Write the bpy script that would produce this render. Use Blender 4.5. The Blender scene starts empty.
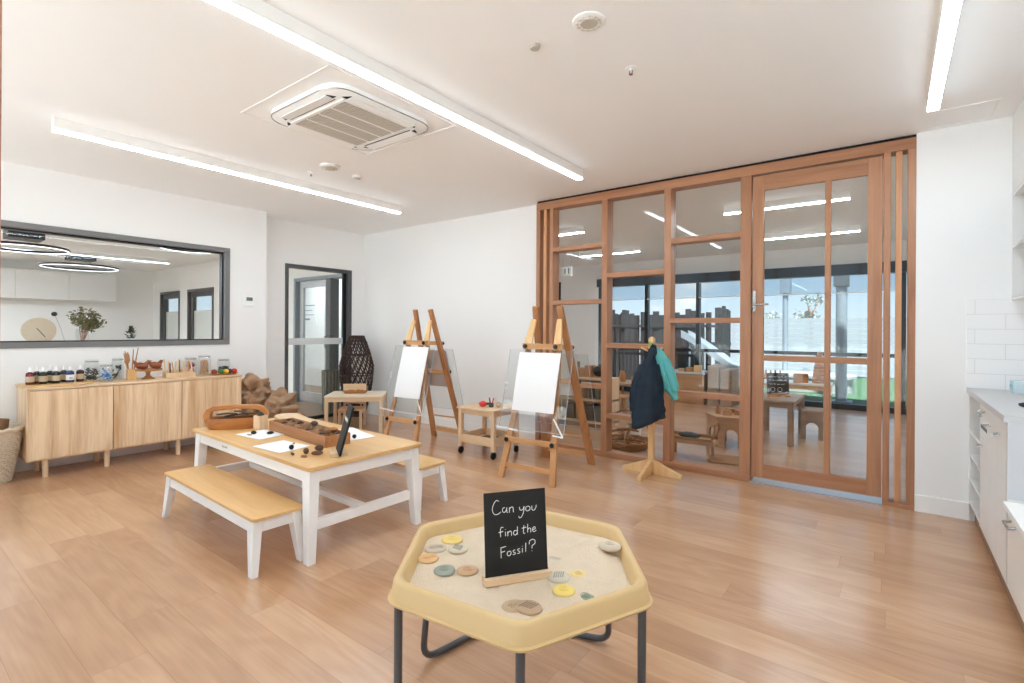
import bpy, bmesh, math, random
from mathutils import Vector, Matrix
random.seed(7)
PI = math.pi
SC = bpy.context.scene
COL = SC.collection

# ------------------------------------------------------------------ mesh helper
class MB:
    """collects vertices and faces, then links them as ONE mesh object"""
    def __init__(self):
        self.v = []; self.f = []; self.M = None
    def add(self, vs, fs):
        b = len(self.v)
        if self.M is not None:
            vs = [self.M @ Vector(p) for p in vs]
        self.v += [tuple(p) for p in vs]
        self.f += [tuple(i + b for i in f) for f in fs]
        return self
    def box(self, x0, x1, y0, y1, z0, z1):
        vs = [(x, y, z) for z in (z0, z1) for y in (y0, y1) for x in (x0, x1)]
        return self.add(vs, [(0, 2, 3, 1), (4, 5, 7, 6), (0, 1, 5, 4), (2, 6, 7, 3), (0, 4, 6, 2), (1, 3, 7, 5)])
    def hexa(self, bot, top):
        """eight-corner solid: bot and top are four points each in the same order"""
        return self.add(list(bot) + list(top), [(3, 2, 1, 0), (4, 5, 6, 7), (0, 1, 5, 4), (1, 2, 6, 5), (2, 3, 7, 6), (3, 0, 4, 7)])
    def beam(self, p, q, w, h, up=(0, 0, 1), w2=None, h2=None):
        p, q = Vector(p), Vector(q); d = (q - p).normalized()
        s = d.cross(Vector(up))
        if s.length < 1e-5: s = d.cross(Vector((1, 0, 0)))
        s.normalize(); u = s.cross(d)
        w2 = w if w2 is None else w2; h2 = h if h2 is None else h2
        b = [p - s * w / 2 - u * h / 2, p + s * w / 2 - u * h / 2, p + s * w / 2 + u * h / 2, p - s * w / 2 + u * h / 2]
        t = [q - s * w2 / 2 - u * h2 / 2, q + s * w2 / 2 - u * h2 / 2, q + s * w2 / 2 + u * h2 / 2, q - s * w2 / 2 + u * h2 / 2]
        return self.hexa(b, t)
    def loft(self, rings, cap=True, closed=False):
        n = len(rings[0]); vs = [p for r in rings for p in r]; fs = []
        m = len(rings)
        for i in range(m if closed else m - 1):
            j = (i + 1) % m
            for k in range(n):
                l = (k + 1) % n
                fs.append((i * n + k, i * n + l, j * n + l, j * n + k))
        if cap and not closed:
            fs.append(tuple(range(n - 1, -1, -1))); fs.append(tuple((m - 1) * n + k for k in range(n)))
        return self.add(vs, fs)
    def tube(self, pts, r, n=10, closed=False, cap=True):
        pts = [Vector(p) for p in pts]; m = len(pts)
        rs = r if isinstance(r, (list, tuple)) else [r] * m
        rings = []; prev = None
        for i in range(m):
            if closed: d = pts[(i + 1) % m] - pts[i - 1]
            else: d = pts[min(i + 1, m - 1)] - pts[max(i - 1, 0)]
            if d.length < 1e-9: d = Vector((0, 0, 1))
            d.normalize()
            if prev is None:
                a = d.cross(Vector((0, 0, 1)))
                if a.length < 1e-3: a = d.cross(Vector((1, 0, 0)))
            else:
                a = prev - d * prev.dot(d)
                if a.length < 1e-6: a = d.cross(Vector((1, 0, 0)))
            a.normalize(); prev = a; b = d.cross(a)
            rings.append([pts[i] + (a * math.cos(2 * PI * k / n) + b * math.sin(2 * PI * k / n)) * rs[i] for k in range(n)])
        return self.loft(rings, cap, closed)
    def lathe(self, prof, n=24, c=(0, 0, 0), cap=True):
        rings = [[(c[0] + r * math.cos(2 * PI * k / n), c[1] + r * math.sin(2 * PI * k / n), c[2] + z) for k in range(n)] for r, z in prof]
        return self.loft(rings, cap)
    def prism(self, poly, z0, z1):
        return self.loft([[(x, y, z0) for x, y in poly], [(x, y, z1) for x, y in poly]])
    def slab(self, poly, o, a, b, t):
        """extrude a 2-D outline lying in the plane o + u*a + v*b by the vector t"""
        o, a, b, t = Vector(o), Vector(a), Vector(b), Vector(t)
        r = [o + a * u + b * v for u, v in poly]
        return self.loft([r, [p + t for p in r]])
    def ball(self, c, rx, ry=None, rz=None, n=14, m=9, fn=None):
        ry = rx if ry is None else ry; rz = rx if rz is None else rz
        vs = [(c[0], c[1], c[2] - rz)]; fs = []
        for i in range(1, m):
            a = -PI / 2 + PI * i / m
            for k in range(n):
                t = 2 * PI * k / n; s = fn(a, t) if fn else 1
                vs.append((c[0] + rx * s * math.cos(a) * math.cos(t), c[1] + ry * s * math.cos(a) * math.sin(t), c[2] + rz * s * math.sin(a)))
        vs.append((c[0], c[1], c[2] + rz)); L = len(vs) - 1
        for k in range(n):
            l = (k + 1) % n
            fs.append((0, 1 + l, 1 + k)); fs.append((L, L - n + k, L - n + l))
            for i in range(m - 2):
                fs.append((1 + i * n + k, 1 + i * n + l, 1 + (i + 1) * n + l, 1 + (i + 1) * n + k))
        return self.add(vs, fs)
    def grid(self, fn, nu, nv):
        vs = [fn(i / nu, j / nv) for j in range(nv + 1) for i in range(nu + 1)]
        w = nu + 1
        return self.add(vs, [(j * w + i, j * w + i + 1, (j + 1) * w + i + 1, (j + 1) * w + i) for j in range(nv) for i in range(nu)])
    def build(self, name, m, parent=None, smooth=False, bevel=0, seg=2, thick=0, angle=40, sub=0):
        me = bpy.data.meshes.new(name)
        me.from_pydata(self.v, [], self.f); me.update()
        bm = bmesh.new(); bm.from_mesh(me)
        if not thick: bmesh.ops.recalc_face_normals(bm, faces=bm.faces)
        bm.to_mesh(me); bm.free()
        o = bpy.data.objects.new(name, me); COL.objects.link(o)
        me.materials.append(m)
        if smooth or bevel:
            me.shade_smooth(); me.set_sharp_from_angle(angle=math.radians(angle))
        if thick:
            md = o.modifiers.new('thick', 'SOLIDIFY'); md.thickness = thick; md.offset = 0
        if bevel:
            md = o.modifiers.new('edge', 'BEVEL'); md.width = bevel; md.segments = seg
            md.limit_method = 'ANGLE'; md.angle_limit = math.radians(35); md.harden_normals = True
        if sub:
            md = o.modifiers.new('sub', 'SUBSURF'); md.levels = sub; md.render_levels = sub
        if parent is not None: o.parent = parent
        return o

def tag(o, label, cat, group=None, kind=None):
    o['label'] = label; o['category'] = cat
    if group: o['group'] = group
    if kind: o['kind'] = kind
    return o
def thing(name, label, cat, loc=(0, 0, 0), rz=0.0, group=None, kind=None):
    o = bpy.data.objects.new(name, None); COL.objects.link(o)
    o.empty_display_size = 0.05
    o.location = loc; o.rotation_euler = (0, 0, rz)
    return tag(o, label, cat, group, kind)
def dup(root, loc, rz=0.0, label=None, group=None, scale=None):
    r = root.copy(); COL.objects.link(r); r.location = loc; r.rotation_euler = (0, 0, rz)
    if label: r['label'] = label
    if group: r['group'] = group
    if scale: r.scale = scale
    for ch in list(root.children):
        c = ch.copy(); COL.objects.link(c); c.parent = r
        for g in list(ch.children):
            d = g.copy(); COL.objects.link(d); d.parent = c
    return r
def bx(x0, x1, y0, y1, z0, z1): return MB().box(x0, x1, y0, y1, z0, z1)

# ------------------------------------------------------------------ materials
def srgb(r, g, b):
    f = lambda c: (c / 255 / 12.92) if c / 255 <= .04045 else ((c / 255 + .055) / 1.055) ** 2.4
    return (f(r), f(g), f(b), 1)
def _new(name):
    m = bpy.data.materials.new(name); m.use_nodes = True
    nt = m.node_tree; return m, nt, nt.nodes['Principled BSDF']
def _n(nt, t, **kw):
    n = nt.nodes.new(t)
    for k, v in kw.items(): setattr(n, k, v)
    return n
def plain(name, col, rough=.5, metal=0., spec=.5, bump=0., scale=60., var=0., vscale=8., coat=0.):
    m, nt, b = _new(name); L = nt.links.new
    b.inputs['Base Color'].default_value = col; b.inputs['Roughness'].default_value = rough
    b.inputs['Metallic'].default_value = metal; b.inputs['Specular IOR Level'].default_value = spec
    b.inputs['Coat Weight'].default_value = coat
    if bump or var:
        tc = _n(nt, 'ShaderNodeTexCoord')
    if var:
        nz = _n(nt, 'ShaderNodeTexNoise'); nz.inputs['Scale'].default_value = vscale; nz.inputs['Detail'].default_value = 5
        L(tc.outputs['Object'], nz.inputs['Vector'])
        mx = _n(nt, 'ShaderNodeMix', data_type='RGBA')
        mx.inputs['A'].default_value = tuple(c * (1 - var) for c in col[:3]) + (1,)
        mx.inputs['B'].default_value = tuple(min(1, c * (1 + var)) for c in col[:3]) + (1,)
        L(nz.outputs['Fac'], mx.inputs['Factor']); L(mx.outputs['Result'], b.inputs['Base Color'])
    if bump:
        nz = _n(nt, 'ShaderNodeTexNoise'); nz.inputs['Scale'].default_value = scale; nz.inputs['Detail'].default_value = 4
        L(tc.outputs['Object'], nz.inputs['Vector'])
        bp = _n(nt, 'ShaderNodeBump'); bp.inputs['Strength'].default_value = bump; bp.inputs['Distance'].default_value = .01
        L(nz.outputs['Fac'], bp.inputs['Height']); L(bp.outputs['Normal'], b.inputs['Normal'])
    return m
def wood(name, dark, light, axis='X', rough=.45, band=9., fine=70., lo=.3, hi=.7, coat=0.):
    """streaky timber, grain along the given local axis"""
    m, nt, b = _new(name); L = nt.links.new
    tc = _n(nt, 'ShaderNodeTexCoord'); oi = _n(nt, 'ShaderNodeObjectInfo')
    mp = _n(nt, 'ShaderNodeMapping')
    s = {'X': (.06, 1, 1), 'Y': (1, .06, 1), 'Z': (1, 1, .06)}[axis]
    mp.inputs['Scale'].default_value = s
    va = _n(nt, 'ShaderNodeVectorMath', operation='ADD')
    sc = _n(nt, 'ShaderNodeVectorMath', operation='SCALE'); sc.inputs[0].default_value = (37, 21, 11)
    L(oi.outputs['Random'], sc.inputs['Scale'])
    L(tc.outputs['Object'], mp.inputs['Vector']); L(mp.outputs['Vector'], va.inputs[0]); L(sc.outputs[0], va.inputs[1])
    n1 = _n(nt, 'ShaderNodeTexNoise'); n1.inputs['Scale'].default_value = band; n1.inputs['Detail'].default_value = 4; n1.inputs['Distortion'].default_value = .6
    n2 = _n(nt, 'ShaderNodeTexNoise'); n2.inputs['Scale'].default_value = fine; n2.inputs['Detail'].default_value = 3
    L(va.outputs[0], n1.inputs['Vector']); L(va.outputs[0], n2.inputs['Vector'])
    ad = _n(nt, 'ShaderNodeMix', data_type='FLOAT'); ad.inputs[0].default_value = .3
    L(n1.outputs['Fac'], ad.inputs[2]); L(n2.outputs['Fac'], ad.inputs[3])
    cr = _n(nt, 'ShaderNodeValToRGB'); cr.color_ramp.elements[0].position = lo; cr.color_ramp.elements[1].position = hi
    cr.color_ramp.elements[0].color = dark; cr.color_ramp.elements[1].color = light
    L(ad.outputs[0], cr.inputs['Fac']); L(cr.outputs['Color'], b.inputs['Base Color'])
    b.inputs['Roughness'].default_value = rough; b.inputs['Coat Weight'].default_value = coat
    bp = _n(nt, 'ShaderNodeBump'); bp.inputs['Strength'].default_value = .08; bp.inputs['Distance'].default_value = .004
    L(n2.outputs['Fac'], bp.inputs['Height']); L(bp.outputs['Normal'], b.inputs['Normal'])
    return m
def glass(name, tint=(.97, .985, .98, 1), refl=.024, rough=0.0):
    m, nt, b = _new(name); L = nt.links.new; nt.nodes.remove(b)
    out = nt.nodes['Material Output']
    tr = _n(nt, 'ShaderNodeBsdfTransparent'); tr.inputs['Color'].default_value = tint
    gl = _n(nt, 'ShaderNodeBsdfGlossy'); gl.inputs['Roughness'].default_value = rough
    lw = _n(nt, 'ShaderNodeLayerWeight'); lw.inputs['Blend'].default_value = .5
    pw = _n(nt, 'ShaderNodeMath', operation='POWER'); pw.inputs[1].default_value = 5
    ma = _n(nt, 'ShaderNodeMath', operation='MULTIPLY_ADD'); ma.inputs[1].default_value = .8; ma.inputs[2].default_value = refl
    mx = _n(nt, 'ShaderNodeMixShader')
    L(lw.outputs['Facing'], pw.inputs[0]); L(pw.outputs[0], ma.inputs[0]); L(ma.outputs[0], mx.inputs['Fac'])
    L(tr.outputs[0], mx.inputs[1]); L(gl.outputs[0], mx.inputs[2]); L(mx.outputs[0], out.inputs['Surface'])
    return m
def glow(name, col, strength):
    m, nt, b = _new(name)
    b.inputs['Base Color'].default_value = (.8, .8, .8, 1)
    b.inputs['Emission Color'].default_value = col; b.inputs['Emission Strength'].default_value = strength
    return m
def planks(name, c1, c2, c3, w=.18, ln=1.3, rough=.33):
    """strip floor along X: rows shifted at random, every board with its own tone and grain"""
    m, nt, b = _new(name); L = nt.links.new
    def mth(op, a, c=None):
        n = _n(nt, 'ShaderNodeMath', operation=op)
        for i, v in enumerate((a, c)):
            if v is None: continue
            if isinstance(v, (int, float)): n.inputs[i].default_value = v
            else: L(v, n.inputs[i])
        return n.outputs[0]
    tc = _n(nt, 'ShaderNodeTexCoord'); sp = _n(nt, 'ShaderNodeSeparateXYZ'); L(tc.outputs['Object'], sp.inputs[0])
    yy = mth('DIVIDE', sp.outputs['Y'], w); row = mth('FLOOR', yy)
    wn = _n(nt, 'ShaderNodeTexWhiteNoise', noise_dimensions='1D'); L(row, wn.inputs['W'])
    xx = mth('ADD', mth('DIVIDE', sp.outputs['X'], ln), mth('MULTIPLY', wn.outputs['Value'], 7.3)); colm = mth('FLOOR', xx)
    cb = _n(nt, 'ShaderNodeCombineXYZ'); L(row, cb.inputs[0]); L(colm, cb.inputs[1])
    w2 = _n(nt, 'ShaderNodeTexWhiteNoise', noise_dimensions='2D'); L(cb.outputs[0], w2.inputs['Vector'])
    sc = _n(nt, 'ShaderNodeVectorMath', operation='SCALE'); L(w2.outputs['Color'], sc.inputs[0]); sc.inputs['Scale'].default_value = 40
    va = _n(nt, 'ShaderNodeVectorMath', operation='ADD'); L(tc.outputs['Object'], va.inputs[0]); L(sc.outputs[0], va.inputs[1])
    def noise(scale, s, det, dist):
        mp = _n(nt, 'ShaderNodeMapping'); mp.inputs['Scale'].default_value = s; L(va.outputs[0], mp.inputs['Vector'])
        n = _n(nt, 'ShaderNodeTexNoise'); n.inputs['Scale'].default_value = scale; n.inputs['Detail'].default_value = det; n.inputs['Distortion'].default_value = dist
        L(mp.outputs['Vector'], n.inputs['Vector']); return n.outputs['Fac']
    big = noise(4, (.45, 1.3, 1), 3, .5)
    # growth rings: the broad figure folded into bands
    fig = mth('SINE', mth('MULTIPLY', noise(2.6, (.28, 1.6, 1), 2, .3), 62)); fig = mth('MULTIPLY_ADD', fig, .5); fig.node.inputs[2].default_value = .5
    fine = noise(70, (.05, 1, 1), 3, 0)
    v = mth('ADD', mth('MULTIPLY', big, .38), mth('MULTIPLY', fig, .085)); v = mth('ADD', v, mth('MULTIPLY', fine, .24)); v = mth('ADD', v, mth('MULTIPLY', w2.outputs['Value'], .25))
    cr = _n(nt, 'ShaderNodeValToRGB'); e = cr.color_ramp.elements
    e[0].position = .26; e[0].color = c1; e[1].position = .74; e[1].color = c3
    k = e.new(.5); k.color = c2; L(v, cr.inputs['Fac'])
    fy = mth('FRACT', yy); fx = mth('FRACT', xx)
    jy = mth('LESS_THAN', fy, .0022 / w); jx = mth('LESS_THAN', fx, .0022 / ln); jj = mth('MAXIMUM', jy, jx)
    jm = _n(nt, 'ShaderNodeMix', data_type='RGBA'); jm.blend_type = 'MULTIPLY'; jm.inputs['B'].default_value = (.74, .68, .62, 1)
    L(jj, jm.inputs['Factor']); L(cr.outputs['Color'], jm.inputs['A']); L(jm.outputs['Result'], b.inputs['Base Color'])
    rr = _n(nt, 'ShaderNodeMapRange'); rr.inputs['To Min'].default_value = rough - .05; rr.inputs['To Max'].default_value = rough + .08
    L(big, rr.inputs['Value']); L(rr.outputs[0], b.inputs['Roughness'])
    b.inputs['Coat Weight'].default_value = .7; b.inputs['Coat Roughness'].default_value = .2
    bp = _n(nt, 'ShaderNodeBump'); bp.inputs['Strength'].default_value = .05; bp.inputs['Distance'].default_value = .003
    L(fine, bp.inputs['Height']); L(bp.outputs['Normal'], b.inputs['Normal'])
    return m
def tiles(name, col, grout, w, h, axis='XZ'):
    m, nt, b = _new(name); L = nt.links.new
    tc = _n(nt, 'ShaderNodeTexCoord'); sp = _n(nt, 'ShaderNodeSeparateXYZ'); cb = _n(nt, 'ShaderNodeCombineXYZ')
    L(tc.outputs['Object'], sp.inputs[0]); L(sp.outputs[axis[0]], cb.inputs[0]); L(sp.outputs[axis[1]], cb.inputs[1])
    br = _n(nt, 'ShaderNodeTexBrick'); br.inputs['Color1'].default_value = col; br.inputs['Color2'].default_value = col
    br.inputs['Mortar'].default_value = grout; br.inputs['Scale'].default_value = 1; br.inputs['Mortar Size'].default_value = .002
    br.inputs['Brick Width'].default_value = w; br.inputs['Row Height'].default_value = h
    L(cb.outputs[0], br.inputs['Vector']); L(br.outputs['Color'], b.inputs['Base Color']); b.inputs['Roughness'].default_value = .18
    bp = _n(nt, 'ShaderNodeBump'); bp.invert = True; bp.inputs['Strength'].default_value = .3; bp.inputs['Distance'].default_value = .003
    L(br.outputs['Fac'], bp.inputs['Height']); L(bp.outputs['Normal'], b.inputs['Normal'])
    return m

M = {}
M['wall'] = plain('wall_paint', srgb(246, 246, 245), .55, bump=.02, scale=150)
M['ceil'] = plain('ceiling_paint', srgb(250, 250, 249), .7)
M['floor'] = planks('oak_planks', srgb(172, 129, 94), srgb(194, 151, 115), srgb(209, 170, 135))
M['frame'] = wood('red_gum', srgb(158, 106, 74), srgb(192, 142, 106), 'Z', .42, band=14)
M['frame_x'] = wood('red_gum_x', srgb(158, 106, 74), srgb(192, 142, 106), 'X', .42, band=14)
M['frame_pale'] = wood('pale_gum', srgb(186, 128, 86), srgb(220, 166, 120), 'Z', .42, band=14)
M['glass'] = glass('clear_glass')
M['glass_dim'] = glass('window_glass', (.95, .96, .955, 1), .016)
M['acrylic'] = glass('clear_acrylic', (.94, .955, .955, 1), .05)
M['white'] = plain('white_enamel', srgb(250, 250, 249), .35)
M['whiteplastic'] = plain('white_plastic', srgb(247, 247, 245), .4)
M['cabinet'] = plain('white_laminate', srgb(234, 234, 232), .3)
M['counter'] = plain('grey_stone', srgb(205, 205, 205), .35, bump=.02, scale=200)
M['panelgrey'] = plain('pale_grey_board', srgb(208, 210, 214), .4)
M['grey'] = plain('grey_frame', srgb(122, 122, 123), .45)
M['dgrey'] = plain('dark_grey_frame', srgb(80, 81, 82), .45)
M['black'] = plain('black_metal', srgb(26, 27, 30), .4, .2)
M['blackmatte'] = plain('black_matte', srgb(16, 16, 17), .75)
M['chalkboard'] = plain('chalkboard_black', srgb(15, 14, 14), .7, var=.15, vscale=12)
M['chalk'] = plain('chalk_line', srgb(235, 233, 228), .9)
M['alu'] = plain('aluminium', srgb(190, 193, 196), .35, .8)
M['steel'] = plain('grey_tube', srgb(84, 85, 88), .35, .2)
M['chrome'] = plain('satin_steel', srgb(190, 188, 184), .25, .9)
M['oak'] = wood('pale_ash', srgb(206, 164, 120), srgb(244, 216, 180), 'Z', .5, band=11, lo=.34, hi=.6)
M['oak_y'] = wood('pale_ash_y', srgb(206, 164, 120), srgb(244, 216, 180), 'Y', .5, band=11, lo=.34, hi=.6)
M['birch'] = wood('birch', srgb(212, 176, 136), srgb(236, 208, 172), 'X', .5, band=8)
M['birch_z'] = wood('birch_z', srgb(212, 176, 136), srgb(236, 208, 172), 'Z', .5, band=8)
M['honey'] = wood('honey_ply', srgb(214, 166, 104), srgb(236, 196, 138), 'X', .32, band=7)
M['pine'] = wood('honey_pine', srgb(180, 124, 76), srgb(210, 158, 106), 'Z', .45, band=14)
M['pine_pale'] = wood('pale_pine', srgb(218, 170, 112), srgb(240, 204, 152), 'Z', .5, band=12)
M['pine_x'] = wood('honey_pine_x', srgb(188, 134, 86), srgb(218, 168, 116), 'X', .45, band=14)
M['brownwood'] = wood('brown_pine', srgb(160, 106, 64), srgb(194, 138, 90), 'Z', .45, band=14)
M['carved'] = wood('carved_wood', srgb(148, 84, 34), srgb(206, 138, 68), 'X', .38, band=10)
M['birdwood'] = wood('red_brown_wood', srgb(122, 62, 32), srgb(164, 92, 50), 'X', .4, band=12)
M['boxwood'] = wood('mid_brown_wood', srgb(150, 98, 56), srgb(190, 134, 84), 'X', .5, band=10)
M['darkwood'] = wood('dark_timber', srgb(26, 22, 22), srgb(46, 38, 38), 'Z', .7, band=10)
M['ply'] = wood('tan_ply', srgb(168, 122, 84), srgb(198, 154, 112), 'X', .5, band=7)
M['tray'] = plain('tan_plastic', srgb(212, 180, 128), .38, bump=.02, scale=200)
M['sand'] = plain('sand_grain', srgb(218, 199, 174), .95, bump=.55, scale=160, var=.08, vscale=18)
M['paper'] = plain('white_paper', srgb(244, 244, 244), .8)
M['pinkpaper'] = plain('pink_paper', srgb(226, 214, 216), .8)
M['kraft'] = plain('brown_paper', srgb(166, 132, 102), .8, bump=.4, scale=40, var=.4, vscale=16)
M['wickerdark'] = plain('dark_wicker', srgb(62, 42, 34), .6, var=.25, vscale=30)
M['wicker'] = plain('pale_wicker', srgb(214, 200, 178), .7, var=.2, vscale=40)
M['rattan'] = plain('brown_rattan', srgb(158, 110, 66), .7, var=.25, vscale=30)
M['navy'] = plain('navy_cloth', srgb(28, 43, 57), .7, spec=.3, bump=.15, scale=40, var=.2)
M['teal'] = plain('teal_cloth', srgb(98, 190, 190), .65, bump=.15, scale=40, var=.12)
M['lime'] = plain('lime_plastic', srgb(140, 170, 60), .5)
M['grille'] = plain('grille_beige', srgb(196, 188, 176), .6)
M['leaf'] = plain('leaf_green', srgb(70, 92, 48), .6, var=.3, vscale=20)
M['olive'] = plain('olive_leaf', srgb(110, 108, 62), .6, var=.3, vscale=20)
M['terrace'] = plain('bounce_white', srgb(236, 236, 234), .8, var=.03, vscale=2)  # white ground for the added bounce behind the viewer
M['turf'] = plain('green_turf', srgb(50, 84, 52), .9, bump=.5, scale=120, var=.15, vscale=60)
M['pave'] = plain('pale_paving', srgb(136, 136, 135), .8, var=.06, vscale=3)
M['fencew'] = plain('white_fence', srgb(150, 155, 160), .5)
M['galv'] = plain('galvanised', srgb(148, 158, 166), .45, .3)
M['carpet'] = plain('taupe_carpet', srgb(150, 130, 112), .9, bump=.2, scale=120, var=.08, vscale=14)
M['tile'] = tiles('white_tile', srgb(248, 248, 248), srgb(228, 228, 228), .3, .1)
M['led'] = glow('led_diffuser', (.745, .89, 1.0, 1), 31)
M['led_side'] = glow('led_diffuser_edge', (.745, .89, 1, 1), 7)
M['led_far'] = glow('led_diffuser_play', (.85, .93, 1, 1), 62)
M['led_foyer'] = glow('led_ring', (.9, .955, 1, 1), 3)
M['led_hall_fill'] = glow('led_fill_hall', (.84, .93, 1, 1), 420)  # very strong, only for the unseen fill lights added in the foyer
M['led_lobby_fill'] = glow('led_fill_lobby', (.88, .945, 1, 1), 130)  # only for the fill light added in the lobby
M['led_thin'] = glow('led_thin', (.9, .955, 1, 1), 3)
# ------------------------------------------------------------------ the setting
def struct(name, mb, m, label, cat, **kw):
    o = mb.build(name, m, **kw); return tag(o, label, cat, kind='structure')
def sroot(name, label, cat, loc=(0, 0, 0)):
    return thing(name, label, cat, loc, kind='structure')

H = 2.7
FY = 4.607          # front face of the timber partition
struct('floor', bx(-6.52, 1.2, -1.7, FY + .13, -.1, 0), M['floor'], 'oak plank floor of the classroom', 'floor')
struct('floor_playroom', bx(-6.7, .6, FY + .13, 9.98, -.1, -.002), M['floor'], 'oak plank floor of the playroom behind the glazed partition', 'floor')
struct('floor_foyer', bx(-15.2, -6.52, -1.2, 6.4, -.1, -.002), M['carpet'], 'taupe carpet floor of the foyer behind the glass door', 'floor')
struct('ceiling', bx(-6.52, 1.2, -1.7, 4.74, H, H + .15), M['ceil'], 'flat white classroom ceiling', 'ceiling')
struct('ceiling_playroom', bx(-6.7, .6, 4.74, 10.3, H, H + .15), M['ceil'], 'flat white playroom ceiling behind the partition', 'ceiling')
struct('ceiling_foyer', MB().box(-15.2, -6.52, -1.2, 4.74, H, H + .15).box(-15.2, -6.72, 4.74, 6.42, H, H + .15), M['ceil'], 'flat white foyer ceiling beyond the inner window', 'ceiling')  # second slab added to shade the entry wall from the sun

wz0, wz1, wy0, wy1 = 1.086, 2.195, .30, 2.668       # inner window
w = MB()
w.box(-6.24, -6.117, -1.7, wy0, 0, H).box(-6.24, -6.117, wy1, 3.10, 0, H)
w.box(-6.24, -6.117, wy0, wy1, 0, wz0).box(-6.24, -6.117, wy0, wy1, wz1, H).box(-6.52, -6.24, 2.98, 3.10, 0, H)
struct('wall_west', w, M['wall'], 'white wall above the sideboard with the wide inner window', 'wall')
dy0, dy1, dz = 3.483, 4.503, 2.135
w = MB(); w.box(-6.51, -6.388, 3.10, dy0, 0, H).box(-6.51, -6.388, dy1, 4.86, 0, H).box(-6.51, -6.388, dy0, dy1, dz, H)
struct('wall_door', w, M['wall'], 'recessed white wall holding the grey framed glass door', 'wall')
struct('wall_north', bx(-6.388, -3.122, 4.732, 4.86, 0, H), M['wall'], 'plain white wall behind the easels', 'wall')
struct('wall_kitchen', bx(.137, 1.2, FY, FY + .14, 0, H), M['wall'], 'white wall between timber partition and kitchen units', 'wall')
struct('wall_east', bx(1.085, 1.2, -1.7, FY, 0, H), M['wall'], 'white wall behind the kitchen units', 'wall')
w = MB(); w.box(-6.24, -5.9, -1.82, -1.7, 0, H).box(.9, 1.2, -1.82, -1.7, 0, H).box(-5.9, .9, -1.82, -1.7, 2.6, H)
struct('wall_south', w, M['wall'], 'white wall around the added rear doors behind the viewer', 'wall')
r = sroot('window_fill', 'wide grey framed doors added behind the viewer to let in fill daylight', 'window')  # unseen doors added so daylight lifts the ceiling
f = MB()
for i in range(6):
    x = -5.9 + i * 1.36; f.box(x - .03, x + .03, -1.8, -1.73, .05, 2.55)
f.box(-5.93, .93, -1.8, -1.73, 0, .05).box(-5.93, .93, -1.8, -1.73, 2.55, 2.6)
f.build('window_frame', M['grey'], r)
for i in range(5): bx(-5.87 + i * 1.36, -4.57 + i * 1.36, -1.77, -1.762, .05, 2.55).build('glass_pane', M['glass'], r)
struct('ground_bounce', bx(-40, 30, -40, -1.82, -.2, -.03), M['terrace'], 'white concrete ground added behind the viewer to bounce sunlight indoors', 'ground')  # bright unseen ground added to throw sunlight up at the ceiling
struct('roof_sun_stop', bx(-6.6, 1.3, -3.05, -1.7, H, H + .15), M['ceil'], 'white slab added over the rear doors to keep direct sun out', 'roof')  # added out of view, stops direct sun reaching the classroom floor
struct('trim_1', bx(-2.22, -2.12, .08, .276, 0, H), M['frame'], 'timber post from floor to ceiling beside the viewer', 'trim', bevel=.004)
struct('baseboard_north', bx(-6.388, -3.122, 4.718, 4.732, 0, .1), M['white'], 'white skirting under the easel wall', 'baseboard', bevel=.003)
struct('baseboard_kitchen', bx(.137, .43, FY - .012, FY, 0, .12), M['white'], 'white skirting beside the timber partition', 'baseboard', bevel=.003)
bb = MB(); bb.box(-6.117, -6.105, -1.7, 3.10, 0, .1)
struct('baseboard_west', bb, M['white'], 'white skirting behind the sideboard', 'baseboard', bevel=.003)
struct('trim_2', bx(.408, 1.085, FY - .008, FY, .9, 1.5), M['tile'], 'white subway tile splashback above the grey benchtop', 'splashback')

# ---- inner window to the foyer
r = sroot('window_1', 'wide grey framed inner window above the sideboard', 'window')
f = MB(); a, b = -6.25, -6.102; t = .052
f.box(a, b, wy0, wy1, wz1 - t, wz1).box(a, b, wy0, wy1, wz0, wz0 + t).box(a, b, wy0, wy0 + t, wz0 + t, wz1 - t).box(a, b, wy1 - t, wy1, wz0 + t, wz1 - t)
f.build('window_frame', M['grey'], r, bevel=.003)
f = MB(); a, b = -6.22, -6.15; e = t; t2 = .016
f.box(a, b, wy0 + e, wy1 - e, wz1 - e - t2, wz1 - e).box(a, b, wy0 + e, wy1 - e, wz0 + e, wz0 + e + t2 * .7).box(a, b, wy1 - e - t2, wy1 - e, wz0 + e, wz1 - e)
f.build('glazing_bead', M['black'], r)
bx(-6.19, -6.182, wy0 + e, wy1 - e, wz0 + e, wz1 - e).build('glass_pane', M['glass_dim'], r)

# ---- glass door to the foyer
r = sroot('door_1', 'grey framed glass door with a frosted band beside the wicker lamp', 'door')
f = MB(); a, b = -6.52, -6.375; t = .045
f.box(a, b, dy0, dy0 + t, 0, dz).box(a, b, dy1 - t, dy1, 0, dz).box(a, b, dy0 + t, dy1 - t, dz - t, dz)
f.build('door_frame', M['dgrey'], r, bevel=.003)
f = MB(); f.box(-6.49, -6.45, dy0 + t, dy1 - t, .0, .05).box(-6.49, -6.45, dy1 - t - .05, dy1 - t, .05, dz - t)
f.build('door_rail', M['black'], r)
bx(-6.474, -6.466, dy0 + t, dy1 - t - .05, .05, dz - t).build('glass_pane', M['glass'], r)
bx(-6.4655, -6.4645, dy0 + t, dy1 - t - .05, 1.05, 1.14).build('frosted_band', plain('frosted_film', srgb(226, 230, 230), .8), r)

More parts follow.
